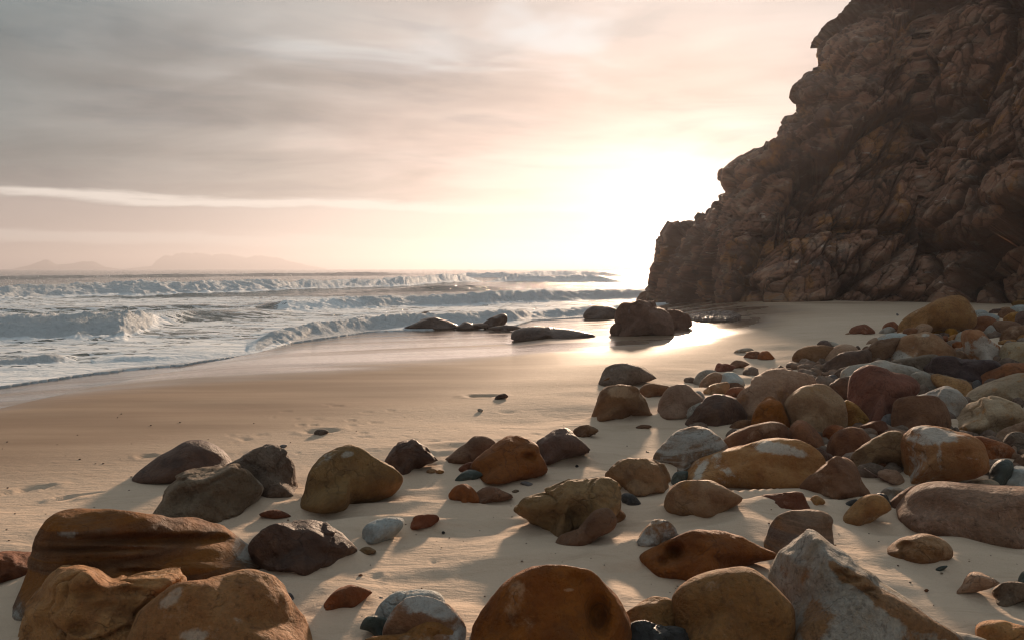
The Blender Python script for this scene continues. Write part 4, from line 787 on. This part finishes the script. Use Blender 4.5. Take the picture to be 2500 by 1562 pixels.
def sea_mesh():
    azp = np.linspace(-620, 1900, 760); az = np.arctan((azp - 1250) / F)
    d = [7.5]
    while d[-1] < 18: d.append(d[-1] * 1.0065)
    while d[-1] < 75: d.append(d[-1] * 1.0042)
    while d[-1] < 300: d.append(d[-1] * 1.012)
    while d[-1] < 3000: d.append(d[-1] * 1.09)
    A, Dd = np.meshgrid(az, np.array(d), indexing='ij')
    x = (np.sin(A) * Dd).ravel(); y = (np.cos(A) * Dd).ravel(); R = Dd.ravel()
    q = -shore_s(x, y)
    jag = 0.22 * fbm(P3(x * 0.8, y * 0.8), 4, 51) + 0.05 * vnoise(P3(x * 4, y * 4), 52)
    qe = q + jag
    dist_fade = np.exp(-R / 400)
    chop = 0.05 * fbm(P3(x * 0.7 + y * .1, y * 1.3), 4, 53) * sst(0.5, 6, q) + 0.10 * fbm(P3(x * 0.16, y * 0.34), 3, 54) * sst(5, 25, q)
    swell = 0.12 * np.sin(y * 0.22 + 1.5 * vnoise(P3(x * 0.02, y * 0.02), 3)) * sst(40, 110, R) + 0.16 * np.sin(y * 0.055 + x * 0.01) * sst(120, 300, R)
    z = ZW + (chop + swell) * np.maximum(dist_fade, 0.15) * (R < 2500)
    foam = 0.80 * sst(6.0, 0.5, q) + 0.36 * sst(0, 6, q)
    foam = foam * (1 - 0.95 * sst(52, 64, R - 6 * vnoise(P3(x * .05, y * .05), 4) + np.maximum(-x, 0) * 0.05 - np.maximum(x + 4, 0) * 2.5)) 
    face = np.zeros_like(z)
    for k, wv in enumerate(WAVES):
        c = crest(wv['p']); ca = np.array([p[0] for p in wv['p']], float); xa = 1250 + F * x / np.maximum(y, 0.5)
        hh = np.interp(xa, ca, np.array(wv['h']), left=0, right=0); ff = np.interp(xa, ca, np.array(wv['fo']), left=0, right=0)
        wob = 0.5 * wv['wf'] * fbm(P3(x * 0.32, 0 * x + k * 3.3), 2, 60 + k) + 0.10 * wv['wf'] * fbm(P3(x * 1.6, y * 1.6), 3, 63)
        yb = np.interp(xa, ca, c[:, 1]); u = (y - yb) * 0.85 - wob - wv['wf'] * 1.1
        wf, wb = wv['wf'], wv['wb']
        prof = np.where(u < 0, np.exp(-(np.abs(u) / wf) ** 2.2), np.exp(-(u / wb) ** 1.5))
        wide = 0.30 * np.exp(-(u / (wb * 1.5)) ** 2)
        hv = hh * (1 + 0.28 * fbm(P3(x * 0.7 / max(wf, .3), y * 0.7 / max(wf, .3)), 3, 70 + k) * ff)
        z = z + hv * (0.78 * prof + 0.22 * wide)
        loc = prof * sst(0.02, 0.25, hh)
        fr = sst(-2.2 * wf, -1.2 * wf, u) * sst(1.0 * wb, 0.1 * wb, u)
        sc = 3.6 / max(wf, .3)
        nz = fbm(P3(x * sc * .55, y * sc * .55), 3, 80 + k, 0.45); rg = ridged(P3(x * sc * .35, y * sc * .30), 3, 85 + k)
        bl = np.zeros_like(z); selw = fr * ff * hh > 0.005
        ps = P3(x[selw] * sc * .9, y[selw] * sc * .7); bl[selw] = 1.0 * np.abs(vnoise(ps, 90)) + 0.6 * np.abs(vnoise(ps * 2.1 + 5, 91)) + 0.38 * np.abs(vnoise(ps * 4.3 + 9, 92)) + 0.24 * np.abs(vnoise(ps * 8.9, 93)) - 0.75
        z = z + ff * hh * (0.13 * nz + 0.16 * bl) * fr * (hh > 0.01)
        foam = np.maximum(foam, fr * ff * sst(0, .15, hh) * (1.25 + 0.2 * nz))
        foam = foam * (1 - 0.7 * fr * sst(0.05, .4, hh) * sst(0.6, 0.1, ff))
        face = np.maximum(face, loc)
    # swash sheet riding up the sand and ending in a thin bead of foam
    g = ground(x, y)
    sheet = g + 0.016 * sst(-0.02, 0.14, qe) + 0.010 * np.exp(-((qe - 0.12) / 0.10) ** 2) - 0.30 * sst(0.0, -0.5, qe)
    z = np.maximum(np.where(qe < 3.0, np.minimum(z, g + 0.04 + np.maximum(z - ZW, 0) * sst(0, 2.0, qe) + 0.14 * sst(0, 3, qe)), z), np.where(qe > -0.02, sheet, -9))
    z = np.where(qe <= -0.02, g - 0.35, z)
    z = np.where(q > 0.0, np.maximum(z, sheet), z)
    foam = np.maximum(foam, 1.2 * np.exp(-((qe - 0.15) / 0.35) ** 2))
    o = link_mesh('sea', np.stack([x, y, z], 1), grid_faces(len(az), len(d), True), M_sea(), attrs={'foam': foam})
    tag(o, kind='structure')
def M_sea():
    m, t = newmat('sea_water_with_foam')
    tc = t.n('ShaderNodeTexCoord'); V = tc.outputs['Object']
    f = t.n('ShaderNodeAttribute', attribute_name='foam').outputs['Fac']
    wv = t.vm('ADD', V, t.scale(t.noise(V, 0.7, 4, 0.6, col=True), 1.3))
    st = t.mapping(wv, rot=(0, 0, math.radians(-8)), scale=(0.55, 1.1, 1))
    cell = t.voro(st, 1.25, 'DISTANCE_TO_EDGE'); cell2 = t.voro(st, 3.6, 'DISTANCE_TO_EDGE')
    lace = t.m('MAXIMUM', t.mr(cell, 0.0, 0.34, 1.0, 0.0), t.m('MULTIPLY', t.mr(cell2, 0.0, 0.28, 1.0, 0.0), 0.75))
    big = t.noise(t.mapping(V, scale=(0.5, 1.3, 1)), 0.45, 5, 0.6, 0.5)
    fine = t.noise(V, 9, 5, 0.7)
    dens = t.m('ADD', t.m('MULTIPLY', f, 1.30), t.m('MULTIPLY', t.m('SUBTRACT', big, 0.5), 1.1))
    pat = t.m('ADD', t.m('MULTIPLY', lace, 0.75), t.m('MULTIPLY', fine, 0.45))
    mask = t.mr(t.m('ADD', dens, pat), 0.98, 1.22)
    mask = t.m('MULTIPLY', mask, t.mr(f, 0.02, 0.25))
    water = t.mix(t.noise(V, 0.12, 3, 0.5), (0.030, 0.050, 0.048), (0.050, 0.070, 0.062))
    col = t.mix(mask, water, t.mix(fine, (0.80, 0.85, 0.88), (0.94, 0.94, 0.94)))
    rough = t.m('ADD', 0.09, t.m('MULTIPLY', mask, 0.6))
    rip = t.m('ADD', t.noise(t.mapping(V, scale=(0.6, 1.2, 1)), 3.2, 5, 0.65), t.m('MULTIPLY', t.noise(t.mapping(V, scale=(0.5, 1, 1)), 0.8, 4, 0.6), 1.6))
    nb = t.bump(rip, 0.8, 0.16); nb = t.bump(t.noise(t.mapping(V, scale=(0.4, 1, 1)), 0.22, 4, 0.6), 0.9, 0.9, nb)
    lump = t.m('ADD', t.m('MULTIPLY', t.noise(V, 2.6, 6, 0.7, 0.4), 1.3), t.noise(V, 14, 6, 0.75))
    fb = t.bump(t.m('ADD', lump, t.m('MULTIPLY', mask, 0.5)), 0.9, t.m('ADD', 0.03, t.m('MULTIPLY', t.mr(f, 0.9, 1.1), 0.13)), nb)
    p = t.out(col, rough, t.m('SUBTRACT', 0.5, t.m('MULTIPLY', mask, 0.3)), fb)
    p.inputs['IOR'].default_value = 1.33
    tr = t.n('ShaderNodeBsdfTranslucent'); tr.inputs[0].default_value = (0.80, 0.80, 0.78, 1); t.l(fb, tr.inputs['Normal'])
    ms = t.n('ShaderNodeMixShader'); t.l(t.m('MULTIPLY', mask, 0.14), ms.inputs[0]); t.l(p.outputs[0], ms.inputs[1]); t.l(tr.outputs[0], ms.inputs[2])
    t.l(ms.outputs[0], [n for n in t.t.nodes if n.type == 'OUTPUT_MATERIAL'][0].inputs[0])
    return m
sea_mesh()

# spray thrown up along the breaking crests
def spray():
    rs = np.random.RandomState(6); v = np.array([(1, 0, -.4), (-.5, .87, -.4), (-.5, -.87, -.4), (0, 0, 1.0)]); fc = np.array([(0, 1, 3), (1, 2, 3), (2, 0, 3), (0, 2, 1)])
    co = []; f = []
    for wi, n, r0, up in ((0, 5200, .014, .20), (1, 3000, .018, .18), (2, 4200, .03, .34), (3, 1500, .012, .12), (6, 500, .08, .6), (7, 600, .09, .6)):
        wv = WAVES[wi]; c = crest(wv['p']); o = np.argsort(c[:, 0]); c = c[o]; hh = np.array(wv['h']); ff = np.array(wv['fo']); c = crest(wv['p']); ca = np.array([p[0] for p in wv['p']], float)
        pxs = rs.uniform(max(ca[0], -300), ca[-1], n); yw = np.interp(pxs, ca, c[:, 1]); xs = (pxs - 1250) / F * yw; clump = vnoise(P3(xs * 1.1, 0 * xs + wi), 5) + 0.5 * vnoise(P3(xs * 3.3, 0 * xs + wi), 6)
        hx = np.interp(pxs, ca, hh); fx = np.interp(pxs, ca, ff); keep = (clump + rs.uniform(-.5, .5, n) > 0.0) & (fx > 0.5) & (hx > 0.2); xs = xs[keep]; yw = yw[keep]; hx = hx[keep]; cl = clump[keep]
        y = yw + wv['wf'] * 1.3 + rs.normal(0, 0.5 * wv['wf'], len(xs))
        z = ZW + hx * 0.85 + rs.exponential(up * 0.35, len(xs)) * hx * (0.6 + np.clip(cl, 0, 1.2)) - 0.25 * hx * rs.rand(len(xs))
        for i in range(len(xs)):
            k = 4 * len(co); co.append(v * r0 * rs.uniform(.4, 1.5) + [xs[i], y[i], z[i]]); f.append(fc + k)
    m, t = newmat('white_spray'); p = t.out((0.88, 0.88, 0.88), 0.6, 0.2)
    tr = t.n('ShaderNodeBsdfTranslucent'); tr.inputs[0].default_value = (0.85, 0.85, 0.83, 1); ms = t.n('ShaderNodeMixShader'); ms.inputs[0].default_value = 0.5
    t.l(p.outputs[0], ms.inputs[1]); t.l(tr.outputs[0], ms.inputs[2]); t.l(ms.outputs[0], [n for n in t.t.nodes if n.type == 'OUTPUT_MATERIAL'][0].inputs[0])
    o = link_mesh('sea_spray', np.concatenate(co), np.concatenate(f), m); tag(o, 'white spray thrown up along the crests of the breaking waves', 'spray', kind='stuff')
spray()

# ------------------------------------------------------------------ cliff
SIL = [(1583, 860), (1586, 740), (1587, 690), (1597, 658), (1614, 614), (1624, 575), (1652, 573), (1674, 561), (1700, 550), (1707, 532), (1729, 522), (1736, 528),
       (1753, 490), (1754, 478), (1770, 470), (1762, 450), (1767, 424), (1797, 400), (1843, 373), (1892, 361), (1910, 322), (1916, 297), (1939, 290), (1948, 283),
       (1951, 262), (1953, 250), (1932, 232), (1937, 212), (1966, 183), (1996, 164), (1992, 137), (1995, 116), (2009, 95), (2030, 68), (2061, 40), (2082, 10),
       (2097, -5), (2150, -70), (2260, -180), (2420, -330), (2700, -520)]
def cliff_mesh():
    sp = np.array(SIL); order = np.argsort(sp[:, 1]); ry = sp[order, 1]; rx = sp[order, 0]
    rows = np.r_[np.linspace(-520, -40, 50), np.linspace(-36, 850, 520)]
    nb_, ne, nf = 26, 46, 640
    U = []; 
    for k in range(nb_): U.append(('b', 1 - k / nb_))
    for k in range(ne): U.append(('e', k / ne))
    for k in range(nf): U.append(('f', (k / (nf - 1)) ** 1.0))
    nu = len(U); nv = len(rows)
    xl = np.interp(rows, ry, rx)
    dbx = np.array([1580, 1640, 1700, 1780, 1900, 2050, 2250, 2500, 3000]); dby = np.array([46, 42, 37, 32.0, 31.5, 32, 33, 31, 27])
    X = np.zeros((nu, nv, 3)); EDGE = np.zeros((nu, nv))
    lean = 0.42
    up = (HOR - rows) / F
    for i, (k, u) in enumerate(U):
        Rr = 2.2 + 1.3 * np.clip(up * 8, 0, 1)
        Dl = np.interp(xl, dbx, dby)
        wpx = Rr / Dl * F
        if k == 'f': pxs = (xl + wpx) + (3050 - (xl + wpx)) * u; ex = np.zeros(nv)
        elif k == 'e':
            psi = u * math.pi / 2; pxs = xl + wpx * (1 - math.sin(psi)); 
            pxs = xl + wpx * (1 - math.cos(psi)); ex = Rr * (1 - math.sin(psi)) * 1.2
        else:
            pxs = xl + 10 + u * 160; ex = Rr * 1.2 + 0.4 + u * 30
        Db = np.interp(pxs, dbx, dby)
        Dd = Db * (1 + lean * np.maximum(up, -0.06)) + ex
        r = ray(pxs, rows)
        X[i] = r * Dd[:, None] + [0, 0, CAMZ]
        EDGE[i] = 1.0 if k == 'f' else (u if k == 'e' else 0.0)
    # smooth normals of the base
    du = np.gradient(X, axis=0); dv = np.gradient(X, axis=1); N = np.cross(dv, du); N /= np.linalg.norm(N, axis=2)[..., None] + 1e-9
    toward = (N * (np.array([0, 0, 5]) - X)).sum(2); N[(toward < 0)] *= 1
    if toward[nb_ + ne + 50:].mean() < 0: N = -N
    co = X.reshape(-1, 3); n = N.reshape(-1, 3); e = EDGE.ravel()
    # bedding frame: layers dip steeply, rising to the right
    a = math.radians(52); uax = np.array([math.cos(a), 0.15, math.sin(a)]); vax = np.array([-math.sin(a), 0.1, math.cos(a)])
    def frame(p, s1, s2, s3): return np.stack([p @ uax * s1, p[:, 1] * s3, p @ vax * s2], 1)
    wp = co + 0.5 * np.stack([fbm(co * 0.35, 3, 1), fbm(co * 0.35, 3, 2), fbm(co * 0.35, 3, 3)], 1)
    d = 1.25 * fbm(frame(co, .07, .14, .10), 3, 5)
    tone_crack_shade = np.zeros(len(co))
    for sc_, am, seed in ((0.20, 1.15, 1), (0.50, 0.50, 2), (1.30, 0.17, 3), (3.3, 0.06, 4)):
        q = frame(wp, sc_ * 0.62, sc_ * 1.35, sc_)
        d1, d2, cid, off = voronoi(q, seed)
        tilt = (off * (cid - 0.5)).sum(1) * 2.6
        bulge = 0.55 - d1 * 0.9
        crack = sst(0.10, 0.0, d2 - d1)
        tone_crack_shade += (0.35 if sc_ > .3 else 0.18) * (cid[:, 1] - 0.5) - 0.42 * sst(0.09, 0.0, d2 - d1)  # random tint per block, minus occlusion-like shade painted into the cracks
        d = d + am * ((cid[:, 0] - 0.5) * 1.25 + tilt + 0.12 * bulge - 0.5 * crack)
        wp = wp + 0.05 / sc_ * np.stack([vnoise(co * sc_ * 2, 7), vnoise(co * sc_ * 2, 8), vnoise(co * sc_ * 2, 9)], 1)
    d = d + 0.07 * ridged(frame(wp, 0.5, 2.2, 1.0), 4, 9) + 0.07 * fbm(frame(wp, 2.2, 5.0, 3), 4, 10)
    # the broad hollow low on the right
    d = d - np.median(d) - 0.1
    amp = 0.30 + 0.70 * e
    co = co + n * (d * amp)[:, None]
    o = link_mesh('cliff', co, grid_faces(nu, nv), M_cliff(), attrs={'tone_crack_shade': tone_crack_shade})
    tag(o, kind='structure'); return o
def M_cliff():
    m, t = newmat('folded_brown_cliff_rock')
    tc = t.n('ShaderNodeTexCoord'); V = tc.outputs['Object']
    B = t.mapping(V, rot=(0, math.radians(52), 0), scale=(0.45, 1.0, 1.6))
    big = t.noise(V, 0.28, 5, 0.6, 0.4); mid = t.noise(B, 1.1, 8, 0.68, 0.25); fine = t.noise(V, 9, 5, 0.7)
    col = t.mix(t.mr(big, 0.35, 0.65), (0.155, 0.074, 0.045), (0.24, 0.122, 0.075))
    col = t.mix(t.mr(mid, 0.46, 0.66, 0, 0.8), col, (0.245, 0.170, 0.122))
    col = t.mix(t.mr(t.noise(V, 0.5, 6, 0.7, 0.6), 0.55, 0.64, 0, 0.8), col, (0.26, 0.115, 0.035))
    col = t.mix(t.mr(t.noise(B, 1.7, 7, 0.7, 0.4), 0.60, 0.68, 0, 0.75), col, (0.42, 0.35, 0.30))
    col = t.mix(t.mr(t.noise(V, 0.8, 5, 0.65), 0.58, 0.66, 0, 0.7), col, (0.050, 0.036, 0.030))
    col = t.mix(t.mr(fine, 0.5, 0.72, 0, 0.5), col, t.mix(1.0, col, (1.5, 1.45, 1.4), 'MULTIPLY'))
    cv = t.vm('ADD', B, t.scale(t.noise(B, 1.4, 4, 0.6, col=True), 0.8))
    ck = t.mr(t.voro(cv, 1.5, 'DISTANCE_TO_EDGE'), 0.0, 0.045, 0.0, 1.0)
    tn = t.n('ShaderNodeAttribute', attribute_name='tone_crack_shade').outputs['Fac']
    col = t.mix(1.0, col, t.scale((1.0, 1.0, 1.0), t.mr(tn, -0.45, 0.35, 0.48, 1.65, False)), 'MULTIPLY')  # block tint and painted crack shade multiplied into the rock colour
    h = t.m('ADD', t.m('MULTIPLY', mid, 0.6), t.m('MULTIPLY', t.noise(B, 4.5, 6, 0.7, 0.1), 0.45))
    h = t.m('ADD', h, t.m('MULTIPLY', ck, 0.16))
    nb = t.bump(h, 0.8, 0.22); nb = t.bump(fine, 0.5, 0.05, nb)
    t.out(col, 0.72, 0.35, nb)
    return m
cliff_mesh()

# ------------------------------------------------------------------ far hills beyond the bay
def hills(name, prof, dist, depth, seed, mat):
    a = np.array(prof, float); xs = np.linspace(a[0, 0], a[-1, 0], 160); hh = np.interp(xs, a[:, 0], HOR - a[:, 1])
    hh = hh * (1 + 0.10 * fbm(P3(xs * 0.05, 0 * xs), 4, seed)); nd = 14
    co = []
    for x, h in zip(xs, hh):
        r = ray(x, HOR)
        for k in range(nd):
            t = k / (nd - 1); dd = dist + depth * (t - 0.5)
            zz = h / F * dist * math.sin(math.pi * t) ** 0.8 * (1 + 0.12 * math.sin(x * .13 + k * 2.1)) if 0 < k < nd - 1 else -6
            co.append((r[0] * dd, r[1] * dd, max(zz, 0) + ZW if 0 < k < nd - 1 else -6))
    o = link_mesh(name, co, grid_faces(len(xs), nd, True), mat); tag(o, kind='structure')
mh, t = newmat('far_hill_rock'); t.out(t.mix(t.noise(t.n('ShaderNodeTexCoord').outputs['Object'], 0.004, 5, 0.6), (0.10, 0.09, 0.07), (0.16, 0.13, 0.10)), 0.9, 0.1)
hills('far_hills', [(30, 656), (70, 649), (105, 640), (118, 638), (140, 648), (170, 645), (200, 642), (230, 641), (258, 652), (300, 656)], 3050, 260, 3, mh)
hills('far_hills', [(300, 656), (370, 650), (382, 640), (405, 629), (440, 625), (480, 623), (520, 626), (560, 625), (600, 631), (640, 627), (690, 634), (740, 646), (800, 656)], 3250, 300, 5, mh)

# ------------------------------------------------------------------ twig over the slab stone
def twig(pts, r, label):
    P = [np.array([*(ray(px, py) * (float(ghit(px, py)) - dh * 3)), ]) + [0, 0, CAMZ] for px, py, dh in pts]
    P = np.array(P); n = 6; co = []; 
    for i, p in enumerate(P):
        tdir = P[min(i + 1, len(P) - 1)] - P[max(i - 1, 0)]; tdir /= np.linalg.norm(tdir); a = np.cross(tdir, [0, 0, 1]); a /= np.linalg.norm(a); b = np.cross(a, tdir)
        rr_ = r * (1 - 0.7 * i / len(P))
        for k in range(n): co.append(p + rr_ * (math.cos(k * 2 * math.pi / n) * a + math.sin(k * 2 * math.pi / n) * b))
    f = []
    for i in range(len(P) - 1):
        for k in range(n): f.append((i * n + k, i * n + (k + 1) % n, (i + 1) * n + (k + 1) % n, (i + 1) * n + k))
    me_o = link_mesh('twig', co, f, M['dark']); tag(me_o, label, 'twig')
twig([(2110, 1143, .12), (2130, 1156, .1), (2150, 1166, .08), (2165, 1174, .06), (2180, 1181, .03), (2192, 1180, .0)], 0.006, 'thin dark curved twig lying on the sand by the creased brown boulder')

# ------------------------------------------------------------------ pebbly barnacled shelf under the cliff
M['cobble'] = rock_mat('mixed_cobbles', (0.17, 0.11, 0.075), (0.30, 0.23, 0.17), (0.10, 0.07, 0.05), (0.34, 0.20, 0.11), 0.4, pscale=1.2)
def shelf():
    bm = bmesh.new(); rs = random.Random(5); co = []; f = []
    v, fc = ico(2)
    for i in range(420):
        px = rs.uniform(1690, 1800); py = rs.uniform(768, 787)
        if ((px - 1745) / 58) ** 2 + ((py - 777) / 10) ** 2 > 1: continue
        r = ray(px, py); h = float(ghit(px, py)); c = np.array([r[0] * h, r[1] * h, ground(np.array([r[0] * h]), np.array([r[1] * h]))[0] + 0.02])
        s = np.array([rs.uniform(.06, .16), rs.uniform(.06, .14), rs.uniform(.05, .12)])
        k = len(co) * len(v); q = v * s + 0.15 * s.mean() * vnoise(v * 1.7 + i, 2)[:, None] * v; co.append(q + c); f.append(fc + k)
    o = link_mesh('gravel_patch', np.concatenate(co), np.concatenate(f), M['wet']); tag(o, 'patch of wet dark gravel on sand at the foot of the cliff', 'gravel', kind='stuff')
shelf()
def cobbles():
    rs = random.Random(9); co = []; f = []; v, fc = ico(2)
    for i in range(1250):
        px = rs.uniform(1560, 2900); py = rs.uniform(765, 1160)
        if py < 800 + (2500 - px) * 0.16 or (px < 1900 and rs.random() < 0.75): continue
        if px < 1640 + (py - 900) * 0.3 : continue
        h = float(ghit(px, py)); r = ray(px, py); x, y = r[0] * h, r[1] * h
        s = np.array([rs.uniform(.03, .10) * (1.6 if h > 10 else 1) for _ in range(3)]); s[2] *= 0.7
        a = rs.uniform(0, 6.28); q = v * s; q = q + 0.25 * s.mean() * vnoise(v * 1.6 + i * 3.1, 2)[:, None] * v
        q = np.stack([q[:, 0] * math.cos(a) - q[:, 1] * math.sin(a), q[:, 0] * math.sin(a) + q[:, 1] * math.cos(a), q[:, 2]], 1)
        k = len(co) * len(v); co.append(q + [x, y, float(ground(np.array([x]), np.array([y]))[0]) + s[2] * 0.35]); f.append(fc + k)
    o = link_mesh('loose_cobbles', np.concatenate(co), np.concatenate(f), M['cobble']); tag(o, 'small loose cobbles filling the gaps between the boulders on the right', 'cobbles', kind='stuff')
cobbles()
def grit():
    rs = random.Random(19); co = []; f = []; v, fc = ico(1)
    for i in range(420):
        px = rs.uniform(-50, 2550); py = 1010 + 560 * rs.random() ** 0.8
        h = float(ghit(px, py)); r = ray(px, py); x, y = r[0] * h, r[1] * h; s = rs.uniform(.002, .006) * (0.6 + h * 0.12)
        k = len(co) * len(v); co.append(v * [s * rs.uniform(.7, 1.6), s, s * .6] + [x, y, float(ground(np.array([x]), np.array([y]))[0]) + s * .5]); f.append(fc + k)
    o = link_mesh('shell_grit', np.concatenate(co), np.concatenate(f), M['cobble']); tag(o, 'tiny dark grit and shell bits scattered over the dry sand', 'grit', kind='stuff')
grit()

# ------------------------------------------------------------------ evening sea haze
mhz = bpy.data.materials.new('sea_haze'); mhz.use_nodes = True; t = NT(mhz.node_tree)
pv = t.n('ShaderNodeVolumePrincipled'); pv.inputs['Color'].default_value = (0.60, 0.595, 0.65, 1); pv.inputs['Density'].default_value = HAZE_DENSITY; pv.inputs['Anisotropy'].default_value = 0.50
ov = t.n('ShaderNodeOutputMaterial'); t.l(pv.outputs[0], ov.inputs['Volume'])
x0, x1, y0, y1, z0, z1 = -3400, 3400, -3400, 3600, -8.0, 58.0
hb = link_mesh('haze', [(x, y, z) for x in (x0, x1) for y in (y0, y1) for z in (z0, z1)], [(0, 1, 3, 2), (4, 6, 7, 5), (0, 4, 5, 1), (2, 3, 7, 6), (0, 2, 6, 4), (1, 5, 7, 3)], mhz, smooth=False)
tag(hb, kind='stuff', label='thin warm evening sea haze filling the air over the beach', cat='haze')
